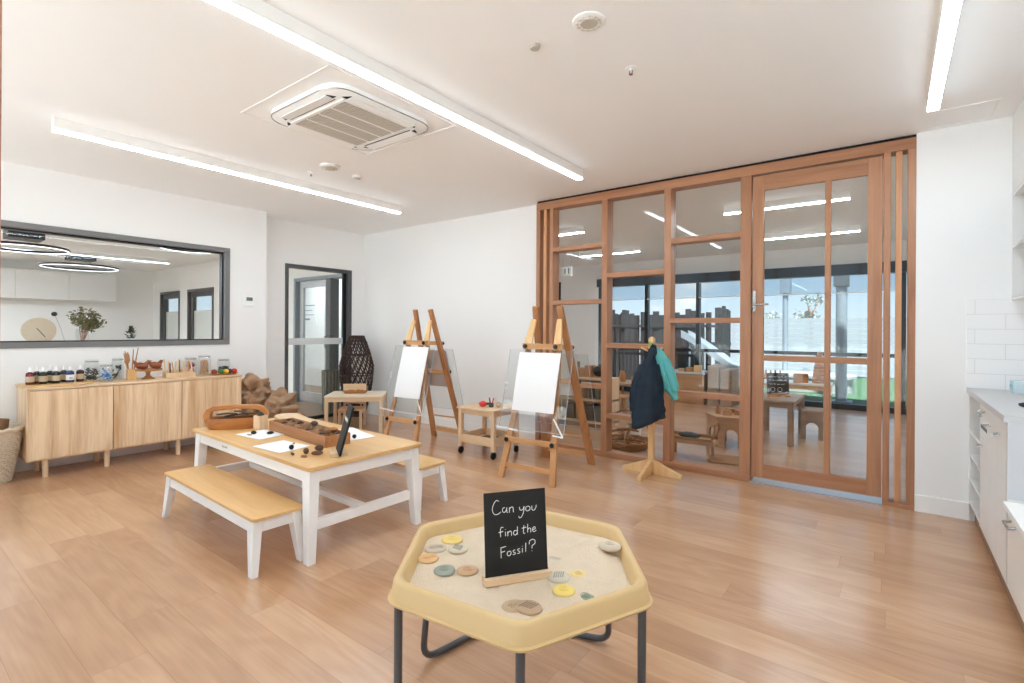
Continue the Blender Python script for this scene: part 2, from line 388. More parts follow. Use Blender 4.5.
# ---- timber partition with its staggered panes
r = sroot('window_2', 'red timber partition with staggered glass panes beside the easels', 'window')
Y0, Y1 = FY, FY + .128
def bar(x0, x1, z0, z1, name, m, y0=Y0, y1=Y1, par=r):
    return bx(x0, x1, y0, y1, z0, z1).build(name, m, par, bevel=.003)
bar(-3.15, .137, 2.595, 2.676, 'header', M['frame_x'])
bx(-3.15, .137, Y0 + .02, Y1, 2.676, 2.7).build('shadow_gap', M['blackmatte'], r)
bar(-3.15, -.95, 0, .055, 'sill', M['frame_x'])
bar(-.05, .137, 0, .03, 'sill', M['frame_x'])
for x0, x1 in ((-3.15, -3.10), (-2.975, -2.93), (-2.347, -2.285), (-1.702, -1.638), (-1.036, -.95), (-.05, -.008), (.089, .137)):
    bar(x0, x1, .055 if x1 < -.9 else .03, 2.595, 'post', M['frame'])
for x0, x1 in ((-3.06, -3.02), (.02, .058)):
    bar(x0, x1, .03 if x0 > -.9 else .055, 2.595, 'slat', M['frame_pale'], Y0 + .01, Y1 - .01)
for x0, x1, zs in ((-2.93, -2.347, ((2.122, 2.166), (1.55, 1.594), (.678, .726))),
                   (-2.285, -1.702, ((1.806, 1.856), (1.1, 1.146), (.392, .436))),
                   (-1.638, -1.036, ((2.084, 2.13), (1.347, 1.392), (.672, .72)))):
    for z0, z1 in zs: bar(x0, x1, z0, z1, 'rail', M['frame_x'])
    zz = [.055] + [z for p in sorted(zs) for z in p] + [2.595]
    for i in range(0, len(zz), 2):
        bx(x0, x1, Y0 + .085, Y0 + .093, zz[i], zz[i + 1]).build('glass_pane', M['glass'], r)
for x0, x1, z in ((-3.10, -2.975, .055), (-.008, .089, .03)):
    bx(x0, x1, Y1 - .008, Y1, z, 2.595).build('glass_pane', M['glass'], r)
bx(-.95, -.05, Y0 - .005, Y1 + .03, 0, .008).build('threshold', M['alu'], r)

r = sroot('door_2', 'red timber glazed door with four panes and steel lever', 'door')
a, b = FY + .02, FY + .062
def leaf(x0, x1, z0, z1, name, m): return bx(x0, x1, a, b, z0, z1).build(name, m, r, bevel=.003)
leaf(-.944, -.858, .05, 2.585, 'stile', M['frame']); leaf(-.146, -.056, .05, 2.585, 'stile', M['frame'])
leaf(-.858, -.146, 2.46, 2.585, 'rail', M['frame_x']); leaf(-.858, -.146, .05, .162, 'rail', M['frame_x'])
leaf(-.421, -.381, .162, 2.46, 'muntin', M['frame'])
leaf(-.858, -.421, 1.03, 1.077, 'rail', M['frame_x']); leaf(-.381, -.146, 1.03, 1.077, 'rail', M['frame_x'])
for x0, x1 in ((-.858, -.421), (-.381, -.146)):
    for z0, z1 in ((.162, 1.03), (1.077, 2.46)):
        bx(x0, x1, a + .017, a + .025, z0, z1).build('glass_pane', M['glass'], r)
hp = bx(-.94, -.912, a - .01, a, 1.44, 1.62).build('handle', M['chrome'], r, bevel=.003)
MB().tube([(-.926, a - .008, 1.5), (-.926, a - .05, 1.5), (-.915, a - .056, 1.5), (-.81, a - .056, 1.5)], .009, 10).build('lever', M['chrome'], hp, smooth=True)
MB().lathe([(.011, 0), (.011, .02)], 14, (0, 0, 0)).build('lock_cylinder', M['chrome'], hp, smooth=True).location = (-.926, a - .012, 1.452)

# ---- ceiling fittings
def led(name, label, x, y0, y1, axis='Y', mm='led', w=.06, group=None):
    t = thing(name, label, 'light', ((x if axis == 'Y' else (y0 + y1) / 2), ((y0 + y1) / 2 if axis == 'Y' else x), H), 0 if axis == 'Y' else -PI / 2, group)
    l = (y1 - y0) / 2
    bx(-w / 2, w / 2, -l, l, -.073, 0).build('housing', M['whiteplastic'], t)
    d = bx(-w / 2 + .002, w / 2 - .002, -l, l, -.085, -.073).build('diffuser', M[mm], t)
    if True:       # the moulded edge of the diffuser glows less than its face
        d.data.materials.append(M['led_side'])
        for p in d.data.polygons:
            if abs(p.normal.z) < .5: p.material_index = 1
    return t
G = 'strip lights on the classroom ceiling'
led('strip_light', 'long white strip light between the air conditioner and timber partition', -2.218, .84, 3.93, group=G)
led('strip_light', 'long white strip light nearest the foyer window wall', -4.563, .84, 3.86, group=G)
led('strip_light', 'long white strip light over the kitchen units', .193, .84, 3.945, group=G)

t = thing('air_conditioner', 'white ceiling cassette air conditioner with beige slotted grille', 'air conditioner', (-2.93, 2.06, H))
def rrect(hx, hy, rad, n=6):
    pts = []
    for cx, cy, a0 in ((hx - rad, hy - rad, 0), (-hx + rad, hy - rad, 90), (-hx + rad, -hy + rad, 180), (hx - rad, -hy + rad, 270)):
        for i in range(n + 1):
            a = math.radians(a0 + 90 * i / n); pts.append((cx + rad * math.cos(a), cy + rad * math.sin(a)))
    return pts
f = MB()
for p, q, z0, z1 in (((-.5, -.5), (.5, -.488), -.003, 0), ((-.5, .488), (.5, .5), -.006, 0), ((-.5, -.488), (-.488, .488), -.003, 0), ((.488, -.488), (.5, .488), -.003, 0)):
    f.box(p[0], q[0], p[1], q[1], z0, z1)
f.build('ceiling_trim', M['whiteplastic'], t)
f = MB(); o1 = rrect(.40, .40, .14); o2 = rrect(.38, .38, .13)
f.loft([[(x, y, 0) for x, y in o1], [(x, y, -.028) for x, y in o1], [(x, y, -.04) for x, y in o2]])
f.build('body', M['whiteplastic'], t, smooth=True, angle=30)
rim = MB(); rim.tube([(x, y, -.03) for x, y in rrect(.402, .402, .141)], .0035, 6, closed=True)
rim.build('rim', M['chrome'], t, smooth=True)
for i in range(4):
    f = MB(); f.M = Matrix.Rotation(i * PI / 2, 4, 'Z')
    f.add([(-.25, .300, -.041), (.25, .300, -.041), (.25, .365, -.048), (-.25, .365, -.048), (-.25, .300, -.046), (.25, .300, -.046), (.25, .365, -.053), (-.25, .365, -.053)], [(3, 2, 1, 0), (4, 5, 6, 7), (0, 1, 5, 4), (1, 2, 6, 5), (2, 3, 7, 6), (3, 0, 4, 7)])
    fl = f.build('air_flap', M['whiteplastic'], t)
    f = MB(); f.M = Matrix.Rotation(i * PI / 2, 4, 'Z'); f.box(-.25, .25, .291, .296, -.043, -.039); f.add([(-.285, .31, -.043), (-.253, .31, -.043), (-.253, .36, -.043), (-.285, .31, -.039), (-.253, .31, -.039), (-.253, .36, -.039)], [(0, 1, 2), (5, 4, 3), (0, 3, 4, 1), (1, 4, 5, 2), (2, 5, 3, 0)]); f.add([(.285, .31, -.043), (.253, .31, -.043), (.253, .36, -.043), (.285, .31, -.039), (.253, .31, -.039), (.253, .36, -.039)], [(0, 2, 1), (5, 3, 4), (0, 1, 4, 3), (1, 2, 5, 4), (2, 0, 3, 5)])
    f.build('air_slot', M['blackmatte'], fl)
g = MB()
for k in range(4):
    x0 = -.275 + k * .14
    g.box(x0 + .004, x0 + .132, -.245, .245, -.046, -.04)
    for j in range(24): g.box(x0 + .004, x0 + .132, -.245 + j * .0204, -.245 + j * .0204 + .012, -.05, -.046)
g.build('grille', M['grille'], t)
g = MB()
for k in range(3): g.box(-.275 + .132 + k * .14, -.275 + .144 + k * .14, -.245, .245, -.052, -.04)
g.box(-.30, .30, -.27, -.25, -.05, -.04).box(-.30, .30, .25, .27, -.05, -.04).box(-.30, -.279, -.25, .25, -.05, -.04).box(.285, .30, -.25, .25, -.05, -.04)
g.build('grille_frame', M['whiteplastic'], t)

def ceil_disc(name, label, cat, x, y, rad, h=.012, ring=False, mm='whiteplastic'):
    t = thing(name, label, cat, (x, y, H))
    MB().lathe([(rad, 0), (rad, -h * .5), (rad * .85, -h)], 28).build('base', M[mm], t, smooth=True)
    if ring:
        MB().lathe([(rad * .55, -h), (rad * .5, -h * 1.35)], 24).build('centre_cap', M['grille'], t, smooth=True)
        k = MB()
        for i in range(12):
            a = i * PI / 6
            k.tube([(rad * .58 * math.cos(a), rad * .58 * math.sin(a), -h * 1.1), (rad * .82 * math.cos(a), rad * .82 * math.sin(a), -h * 1.05)], .0016, 5)
        k.tube([(rad * .7 * math.cos(i * PI / 12), rad * .7 * math.sin(i * PI / 12), -h * 1.07) for i in range(24)], .0016, 5, closed=True)
        k.build('grille', M['grille'], t)
    return t
ceil_disc('ceiling_speaker', 'round white ceiling speaker, largest disc above the tray table', 'speaker', -1.118, 2.053, .075, ring=True)
ceil_disc('occupancy_sensor', 'tiny grey round sensor beside the ceiling speaker', 'sensor', -1.428, 2.066, .026, .02, mm='grille')
ceil_disc('smoke_detector', 'white round detector between air conditioner and window wall strip light', 'smoke detector', -3.931, 2.545, .085, .02, True)
ceil_disc('ceiling_sensor', 'small white round sensor near the second strip light', 'sensor', -3.983, 2.861, .045, .02, True)
def sprinkler(label, x, y):
    t = thing('sprinkler', label, 'sprinkler', (x, y, H))
    MB().lathe([(.03, 0), (.03, -.004), (.01, -.006), (.008, -.016)], 18).build('collar', M['whiteplastic'], t, smooth=True)
    k = MB(); k.tube([(-.008, 0, -.016), (-.01, 0, -.026), (0, 0, -.034)], .002, 6).tube([(.008, 0, -.016), (.01, 0, -.026), (0, 0, -.034)], .002, 6)
    k.build('frame', M['steel'], t)
    MB().lathe([(.011, -.034), (.011, -.036)], 12).build('deflector', plain('sprinkler_red', srgb(150, 90, 84), .5), t)
sprinkler('fire sprinkler head nearest the timber partition', -1.134, 2.557)
sprinkler('fire sprinkler head between smoke detector and window wall', -4.222, 2.541)
t = thing('access_hatch', 'flush white ceiling hatch beside the kitchen wall', 'hatch', (.36, 4.38, H))
f = MB(); s = .165
f.box(-s, s, -s, -s + .008, -.006, 0).box(-s, s, s - .008, s, -.006, 0).box(-s, -s + .008, -s + .008, s - .008, -.006, 0).box(s - .008, s, -s + .008, s - .008, -.006, 0)
f.build('frame', M['whiteplastic'], t); bx(-s + .011, s - .011, -s + .011, s - .011, -.004, 0).build('panel', M['ceil'], t)

t = thing('thermostat', 'white wall thermostat with grey screen beside the inner window', 'thermostat', (-6.117, 2.88, 1.59))
bx(0, .022, -.065, .065, -.06, .06).build('case', M['whiteplastic'], t, bevel=.006)
bx(.022, .0235, -.03, .042, .01, .05).build('screen', plain('screen_grey', srgb(96, 106, 104), .2), t)
bx(.022, .026, -.06, .06, -.05, -.03).build('cover', M['white'], t, bevel=.002)

# ---- playroom shell
w = MB(); w.box(-6.72, -6.6, 4.86, 9.98, 0, H)
struct('wall_playroom_west', w, M['wall'], 'white side wall of the playroom', 'wall')
struct('wall_playroom_east', bx(.46, .6, FY + .14, 9.98, 0, H), M['wall'], 'white playroom wall past the timber door', 'wall')
w = MB(); w.box(-6.05, -5.08, 9.86, 10, 0, 2.37).box(-6.6, .46, 9.86, 10, 2.37, H).box(.2, .46, 9.86, 10, 0, 2.37)
struct('wall_playroom_far', w, M['wall'], 'white wall around the far playroom windows', 'wall')
r = sroot('window_3', 'black framed full height windows at the far side of the playroom', 'window')
bx(-5.08, .2, 9.74, 9.96, 2.2, 2.37).build('blind_box', M['black'], r, bevel=.004)
mx = [-5.045, -4.0, -2.97, -1.94, -.855, .145]
for i, x in enumerate(mx):
    bx(x - .035, x + .035, 9.84, 9.94, .09, 2.2).build('mullion', M['black'], r)
bx(-5.08, .2, 9.83, 9.95, 0, .09).build('sill', M['black'], r)
for i in range(5):
    x0, x1 = mx[i] + .035, mx[i + 1] - .035
    bx(x0, x1, 9.86, 9.92, .87, .93).build('rail', M['black'], r)
    bx(x0, x1, 9.888, 9.896, .09, .87).build('glass_pane', M['glass'], r)
    bx(x0, x1, 9.888, 9.896, .93, 2.2).build('glass_pane', M['glass'], r)
r = sroot('window_4', 'narrow black framed window in the playroom corner', 'window')
f = MB(); f.box(-6.11, -6.05, 9.86, 9.96, 0, 2.37).box(-6.6, -6.11, 9.86, 9.96, 2.2, 2.37).box(-6.6, -6.11, 9.86, 9.96, 0, .09)
f.build('window_frame', M['black'], r); bx(-6.6, -6.11, 9.9, 9.908, .09, 2.2).build('glass_pane', M['glass'], r)
sheer = glass('sheer_film', (.80, .84, .87, 1), .06, .3)
for i in range(5):
    t = thing('roller_blind', 'sheer roller blind part lowered over the far playroom window bays', 'blind', ((mx[i] + mx[i + 1]) / 2, 9.80, 2.2), group='sheer blinds on the far windows')
    hw = (mx[i + 1] - mx[i]) / 2 - .03
    bx(-hw, hw, -.0015, .0015, -.285, 0).build('fabric', sheer, t)
    bx(-hw, hw, -.008, .008, -.30, -.285).build('bottom_rail', M['white'], t)
G = 'short strip lights on the playroom ceiling'
led('strip_light', 'short playroom strip light seen through the timber door, nearer the door', 6.09, -1.54, -.34, 'X', 'led_far', group=G)
led('strip_light', 'short playroom strip light seen above the easels, nearer the partition', 6.09, -4.58, -3.38, 'X', 'led_far', group=G)
led('strip_light', 'short playroom strip light seen through the timber door, nearer the windows', 8.13, -1.52, -.34, 'X', 'led_far', group=G)
led('strip_light', 'short playroom strip light seen above the easels, nearer the windows', 8.13, -4.58, -3.43, 'X', 'led_far', group=G)
t = thing('exit_sign', 'small white exit sign hanging from the playroom ceiling', 'sign', (-5.02, 8.4, 2.44))
bx(-.11, .11, -.012, .012, -.12, .06).build('panel', M['whiteplastic'], t, bevel=.003)
k = MB(); k.box(-.06, -.045, -.014, -.012, -.08, .02).box(-.035, -.02, -.014, -.012, -.08, .02).box(.03, .06, -.014, -.012, -.08, .03)
k.build('symbol', plain('sign_green', srgb(70, 150, 120), .5), t)
for x in (-.09, .09): MB().tube([(x, 0, .06), (x, 0, .26)], .003, 6).build('rod', M['alu'], t)

# ---- foyer shell
fe = 4.7
w = MB()
ops = [(-15.0, -14.5, 0), (-13.3, -12.84, 0), (-11.5, -8.3, 0), (-6.80, -6.51, 0)]
for x0, x1, _ in ops: w.box(x0, x1, fe, fe + .16, 0, H)
w.box(-14.5, -13.3, fe, fe + .16, 2.14, H).box(-12.84, -11.5, fe, fe + .16, 2.14, H).box(-8.3, -6.8, fe, fe + .16, 2.14, H)
struct('wall_foyer_end', w, M['wall'], 'white foyer wall with three dark framed openings', 'wall')
struct('wall_foyer_back', bx(-15.2, -15.0, -1.2, 4.86, 0, H), M['wall'], 'white back wall of the foyer', 'wall')
struct('wall_foyer_south', bx(-15.0, -6.24, -1.2, -1.08, 0, H), M['wall'], 'white wall closing the foyer', 'wall')
struct('wall_entry', bx(-12.4, -6.73, 6.3, 6.42, -.03, 3.4), M['wall'], 'white wall beyond the open foyer door', 'wall')
def framed_door(name, label, x0, x1, leafx0, leafx1, mid):
    r = sroot(name, label, 'door')
    f = MB(); t = .055
    f.box(x0, x0 + t, fe - .02, fe + .16, 0, 2.14).box(x1 - t, x1, fe - .02, fe + .16, 0, 2.14).box(x0 + t, x1 - t, fe - .02, fe + .16, 2.14 - t, 2.14)
    if mid: bx(mid - .08, mid + .05, fe - .01, fe + .15, 0, 2.14 - t).build('mullion', M['dgrey'], r, bevel=.003)
    f.build('door_frame', M['galv'] if mid else M['dgrey'], r, bevel=.003)
    l = MB(); a, b = fe + .04, fe + .085
    l.box(leafx0, leafx0 + .1, a, b, .03, 2.08).box(leafx1 - .07, leafx1, a, b, .03, 2.08).box(leafx0 + .1, leafx1 - .07, a, b, 1.97, 2.08).box(leafx0 + .1, leafx1 - .07, a, b, .03, .19)
    l.build('door_leaf', M['alu'] if mid else M['dgrey'], r, bevel=.003)
    bx(leafx0 + .1, leafx1 - .07, a + .018, a + .026, .19, 1.97).build('glass_pane', M['glass'], r)
    if not mid: bx(leafx0 + .1, leafx1 - .07, a + .03, a + .036, .19, 1.66).build('lower_panel', M['whiteplastic'], r)
    bx(leafx1 - .05, leafx1 - .02, a - .02, a, .95, 1.15).build('door_handle', M['chrome'], r)
    if mid: bx(mid + .05, x1 - t, a + .018, a + .026, 0, 2.085).build('side_glass', M['glass'], r)
framed_door('door_3', 'aluminium foyer door with tall glass seen through the grey framed door', -8.3, -6.8, -8.2, -7.38, -7.26)
framed_door('door_4', 'dark framed glazed foyer door seen through the inner window, farther one', -14.5, -13.3, -14.44, -13.36, None)
framed_door('door_5', 'dark framed glazed foyer door seen through the inner window, nearer one', -12.84, -11.5, -12.78, -11.56, None)
led('lobby_fill_light', 'short fill light added on the lobby ceiling beyond the aluminium foyer door', -9.6, 4.95, 6.1, mm='led_lobby_fill')  # added to brighten the wall seen through the foyer door
t = thing('notice', 'white notice with blue lines on the wall past the foyer door', 'notice', (-10.45, 6.292, 1.62))
bx(-.28, .28, -.01, .008, -.25, .25).build('sheet', M['paper'], t); k = MB()
k.box(-.24, .2, -.012, -.01, .16, .18).box(-.24, .1, -.012, -.01, .05, .065).box(-.24, .16, -.012, -.01, -.05, -.035).box(-.2, 0, -.012, -.01, -.16, -.12)
k.build('drawing', plain('blue_grey_ink', srgb(130, 140, 175), .8), t)

# foyer joinery and rings
t = thing('wall_cabinet', 'white overhead cabinets on the back wall of the foyer', 'cabinet', (-15.0, 1.73, 1.87))
bx(0, .4, -2.2, 2.1, 0, .62).build('carcass', M['cabinet'], t)
for k in range(5):
    bx(.4, .42, -2.2 + .86 * k + .004, -2.2 + .86 * (k + 1) - .004, .003, .617).build('door', M['cabinet'], t, bevel=.002)
def ring(label, x, y, z, rad):
    t = thing('ring_pendant', label, 'pendant light', (x, y, H), group='black ring pendants in the foyer')
    d = z - H; n = 56
    MB().tube([(rad * math.cos(2 * PI * k / n), rad * math.sin(2 * PI * k / n), d) for k in range(n)], .02, 8, closed=True).build('ring', M['black'], t, smooth=True)
    k2 = MB(); rr = []
    for k in range(n):
        c, s = math.cos(2 * PI * k / n), math.sin(2 * PI * k / n)
        rr.append([((rad - .006) * c, (rad - .006) * s, d - .023), ((rad + .006) * c, (rad + .006) * s, d - .023), ((rad + .006) * c, (rad + .006) * s, d - .012), ((rad - .006) * c, (rad - .006) * s, d - .012)])
    k2.loft(rr, closed=True).build('diffuser', M['led_foyer'], t)
    bx(-.2, .2, -.2, .2, -.13, 0).build('canopy', M['black'], t, bevel=.004)
    for i in range(3):
        a = i * 2 * PI / 3
        MB().tube([(.1 * math.cos(a), .1 * math.sin(a), -.13), (rad * math.cos(a), rad * math.sin(a), d)], .003, 5).build('cable', M['black'], t)
ring('black ring pendant hanging over the foyer behind the plant vase', -12.69, 2.757, 2.45, .58)
ring('black ring pendant cut by the timber jamb side of the inner window', -10.3, 1.585, 2.45, .50)
ring('black ring pendant tucked under the corner of the inner window frame', -8.45, 3.155, 2.485, .42)
led('foyer_strip_light', 'added foyer fill light closer to the classroom, unseen past the window edge', -8.6, -.95, .75, mm='led_hall_fill')  # added out of view to brighten the foyer
led('foyer_strip_light', 'added foyer fill light closer to the overhead cabinets, unseen past the window edge', -12.2, -.95, .9, mm='led_hall_fill')  # second unseen light added to fill the dim foyer
led('foyer_strip_light', 'thin foyer ceiling strip light running behind the ring pendants', -12.2, 1.3, 4.1, mm='led_thin', w=.04)
# ------------------------------------------------------------------ sideboard
SBZ = .765
t = thing('sideboard', 'long pale ash sideboard on peg legs below the inner window', 'sideboard', (-5.9, 1.755, 0))
hl = .857
f = MB()
f.box(-.2, .205, -hl, hl, .15, .172).box(-.2, .205, -hl, -hl + .02, .172, .745).box(-.2, .205, hl - .02, hl, .172, .745).box(-.2, -.19, -hl + .02, hl - .02, .172, .745)
f.build('carcass', M['oak'], t, bevel=.002)
bx(-.205, .225, -hl - .003, hl + .003, .745, SBZ).build('top', M['oak_y'], t, bevel=.003)
ys = [-hl + .003, -.283, .275, hl - .003]
for i in range(3):
    bx(.207, .225, ys[i] + .003, ys[i + 1] - .003, .166, .74).build('door', M['oak'], t, bevel=.0015)
for x in (-.14, .17):
    for y in (-.735, -.315, .26, .74):
        MB().lathe([(.019, 0), (.024, .15)], 18, (x, y, 0)).build('leg', M['birch_z'], t, smooth=True)

# things on the sideboard
t = thing('serving_board', 'thin orange wooden board under the row of ink bottles', 'board', (-5.95, 1.125, SBZ))
MB().prism(rrect(.16, .24, .02), 0, .012).build('board', M['honey'], t, bevel=.002)
inks = [(-5.93, .954, (120, 30, 40)), (-6.0, 1.011, (34, 30, 34)), (-5.92, 1.036, (38, 42, 36)), (-6.0, 1.096, (26, 32, 34)), (-5.92, 1.121, (30, 34, 30)),
        (-6.0, 1.191, (30, 34, 48)), (-5.92, 1.217, (44, 60, 110)), (-5.96, 1.296, (54, 28, 40))]
desc = ['deep red ink bottle with white cap at the basket end of the board', 'dark ink bottle behind the red one on the wooden board', 'dark green ink bottle with cream label beside the red one',
        'black ink bottle in the back row at the middle of the board', 'black ink bottle with cream label at the middle of the board', 'dark blue ink bottle in the back row near the glass jars',
        'blue ink bottle with pale blue label on the wooden board', 'dark purple ink bottle with cream label closest to the glass jars']
for (x, y, c), d in zip(inks, desc):
    t = thing('ink_bottle', d, 'bottle', (x, y, SBZ + .012), group='ink bottles on the sideboard')
    MB().lathe([(.026, 0), (.029, .004), (.029, .085), (.024, .1), (.012, .106), (.012, .112)], 18).build('bottle', plain('ink', srgb(*c), .12, spec=.6), t, smooth=True)
    MB().lathe([(.013, .108), (.014, .122), (.009, .135), (.004, .15)], 14).build('cap', M['white'], t, smooth=True)
    lab = M['paper'] if 'pale blue' in d else plain('cream_label', srgb(196, 178, 150), .7)
    MB().lathe([(.0297, .022), (.0297, .07)], 18, cap=False).build('label', lab, t, smooth=True)
    if 'pale blue' in d:
        k = MB()
        for a in (-.9, -.4, .1): k.box(.0298, .0305, -.012, .012, .04 + a * .01, .044 + a * .012)
        k.build('print', plain('print_blue', srgb(80, 160, 190), .6), t)

M['jarglass'] = glass('jar_glass', (.93, .95, .95, 1), .07)
def jar(label, x, y, r=.05, h=.2, group='storage jars on the sideboard'):
    t = thing('storage_jar', label, 'jar', (x, y, SBZ), group=group)
    MB().lathe([(r * .93, 0), (r, .01), (r, h * .82), (r * .86, h * .9), (r * .86, h * .93)], 26).build('jar', M['jarglass'], t, smooth=True)
    l = MB().lathe([(r * .9, h * .93), (r * .9, h), (r * .84, h * 1.02)], 26).build('lid', M['jarglass'], t, smooth=True)
    MB().tube([(r * .91 * math.cos(2 * PI * k / 24), r * .91 * math.sin(2 * PI * k / 24), h * .93) for k in range(24)], .003, 6, closed=True).build('clip', M['chrome'], l, smooth=True)
    return t
def fill(t, name, cols, r, h, n, kind, seed):
    """loose contents packed inside a jar, too many and too mixed to count"""
    rnd = random.Random(seed)
    for ci, c in enumerate(cols):
        k = MB()
        for i in range(n):
            a = rnd.uniform(0, 2 * PI); q = r * math.sqrt(rnd.random()) * .8; z = rnd.uniform(.02, h)
            if kind == 'ball': k.ball((q * math.cos(a), q * math.sin(a), z), rnd.uniform(.008, .016), n=8, m=5)
            elif kind == 'stick':
                b = rnd.uniform(0, 2 * PI); k.beam((q * math.cos(a), q * math.sin(a), .012), (q * .9 * math.cos(b), q * .9 * math.sin(b), h * rnd.uniform(.8, 1)), .008, .006)
            else:
                b = rnd.uniform(0, 2 * PI); e = rnd.uniform(-.02, .02)
                k.beam((q * math.cos(a), q * math.sin(a), z), (q * math.cos(a) + .018 * math.cos(b), q * math.sin(a) + .018 * math.sin(b), max(.012, z + e)), .012, .005)
        o = k.build(name, plain(name + '_mix', c, .6), t); o['kind'] = 'stuff'
t = jar('glass jar of dark twigs standing beside the ink bottles', -5.99, 1.387, .056, .2)
fill(t, 'twig_filling', [srgb(44, 40, 38), srgb(74, 66, 58)], .05, .12, 42, 'chip', 1)
t = jar('shorter glass jar of bright blue ribbon in front of other jars', -5.87, 1.468, .052, .16)
fill(t, 'ribbon_filling', [srgb(30, 110, 190), srgb(60, 150, 215), srgb(225, 230, 235)], .046, .115, 22, 'chip', 2)
t = jar('tall glass jar of black and white pieces beside the brush pot', -5.98, 1.583, .048, .21)
fill(t, 'pebble_filling', [srgb(226, 226, 220), srgb(60, 62, 62)], .042, .14, 26, 'ball', 3)
t = jar('glass jar of pink and red pompoms behind the pencil box', -5.99, 2.222, .06, .19)
fill(t, 'pompom_filling', [srgb(200, 50, 110), srgb(150, 30, 50), srgb(232, 170, 190), srgb(60, 50, 60)], .052, .135, 13, 'ball', 4)
t = jar('tall glass jar of pale wooden pegs behind the painted stones', -5.96, 2.345, .062, .21)
fill(t, 'peg_filling', [srgb(206, 160, 122), srgb(224, 190, 156)], .054, .165, 24, 'stick', 5)
t = jar('low glass jar of dark berries behind the plate of painted stones', -5.99, 2.555, .062, .16)
fill(t, 'berry_filling', [srgb(60, 30, 36), srgb(40, 36, 44)], .054, .075, 26, 'ball', 6)

t = thing('brush_pot', 'square wooden pot holding tall brushes on the sideboard', 'pot', (-5.89, 1.668, SBZ))
f = MB(); s = .034
f.box(-s, s, -s, s, 0, .008).box(-s, -s + .007, -s, s, .008, .105).box(s - .007, s, -s, s, .008, .105).box(-s + .007, s - .007, -s, -s + .007, .008, .105).box(-s + .007, s - .007, s - .007, s, .008, .105)
f.build('pot', M['honey'], t, bevel=.002)
for i, (a, b, l, c, d) in enumerate(((-.012, -.016, .27, 'brownwood', 'brown brush leaning to the jar side of the square pot'), (.008, .004, .29, 'boxwood', 'tall upright brush in the middle of the square pot'),
                                      (.0, .018, .30, 'brownwood', 'tall brush leaning over the wooden birds from the square pot'), (-.004, -.02, .25, 'carved', 'short brush with dark bristles in the square pot'))):
    t = thing('paint_brush', d, 'brush', (-5.89 + a * .4, 1.668 + b * .4, SBZ + .01), group='brushes in the square pot')
    p, q = Vector((0, 0, 0)), Vector((a * 1.2, b * 2.6, l))
    MB().tube([p, p.lerp(q, .5), q], [.004, .006, .004], 8).build('handle', M[c], t, smooth=True)
    e = q
    if i in (0, 3):
        e = p.lerp(q, .55)
        MB().lathe([(.008, 0), (.02, .03), (.016, .08), (.004, .11)], 10, tuple(e)).build('bristles', M['brownwood'], t, smooth=True)
t = thing('cake_stand', 'turned wooden pedestal stand carrying two wooden birds', 'stand', (-5.88, 1.802, SBZ))
MB().lathe([(.058, 0), (.06, .006), (.04, .016), (.02, .035), (.017, .06), (.03, .078), (.05, .084)], 28).build('pedestal', M['boxwood'], t, smooth=True)
MB().lathe([(.115, .084), (.118, .09), (.118, .1), (.11, .1), (.105, .095)], 36).build('plate', M['boxwood'], t, smooth=True)
def wood_bird(label, x, y, rz):
    t = thing('wooden_bird', label, 'ornament', (x, y, SBZ + .096), rz, 'wooden birds on the cake stand')
    MB().ball((0, 0, .036), .055, .036, .036, fn=lambda a, u: 1 - .15 * math.cos(u) * math.sin(a)).build('body', M['birdwood'], t, smooth=True)
    MB().tube([(.03, 0, .05), (.05, 0, .072), (.056, 0, .086)], [.022, .016, .015], 10).build('head', M['birdwood'], t, smooth=True)
    MB().lathe([(.006, 0), (.0005, .018)], 8).build('beak', M['boxwood'], t).matrix_local = Matrix.Translation((.068, 0, .086)) @ Matrix.Rotation(PI / 2, 4, 'Y')
    MB().tube([(-.035, 0, .05), (-.06, 0, .075), (-.066, 0, .095)], [.022, .012, .004], 10).build('tail', M['birdwood'], t, smooth=True)
wood_bird('carved wooden bird closest to the brush pot on the pedestal', -5.87, 1.745, 1.3)
wood_bird('carved wooden bird closest to the pencil box on the pedestal', -5.87, 1.862, 1.75)

t = thing('pencil_box', 'pale wooden block box holding upright pencils', 'box', (-5.88, 2.075, SBZ))
f = MB(); f.box(-.05, .05, -.135, .135, 0, .05); f.box(-.05, -.02, -.135, .135, .05, .075)
f.build('box', M['birch'], t, bevel=.003)
pc = [(224, 196, 150), (230, 205, 170), (60, 40, 60), (214, 170, 130), (235, 215, 180), (224, 196, 150), (40, 40, 50), (226, 190, 150), (230, 205, 170), (214, 180, 150), (200, 150, 110), (235, 215, 180)]
for i in range(12):
    t = thing('pencil', 'one of the upright pencils standing in the pale wooden box', 'pencil', (-5.885 + (.014 if i % 2 else -.012), 1.955 + i * .0215, SBZ + .05), group='pencils in the wooden box')
    q = Vector((random.uniform(-.006, .006), random.uniform(-.012, .012), random.uniform(.095, .125)))
    MB().tube([(0, 0, 0), q], .0065, 6).build('shaft', plain('pencil_body', srgb(*pc[i]), .5), t)
    MB().tube([q, q * 1.13], [.0065, .001], 6).build('tip', M['birch_z'], t)
t = thing('wooden_plate', 'small oval wooden plate of painted stones on the sideboard end', 'plate', (-5.82, 2.487, SBZ))
MB().lathe([(.09, 0), (.14, .012), (.145, .02), (.138, .02), (.09, .008)], 32).build('plate', M['carved'], t, smooth=True).scale = (.62, 1, 1)
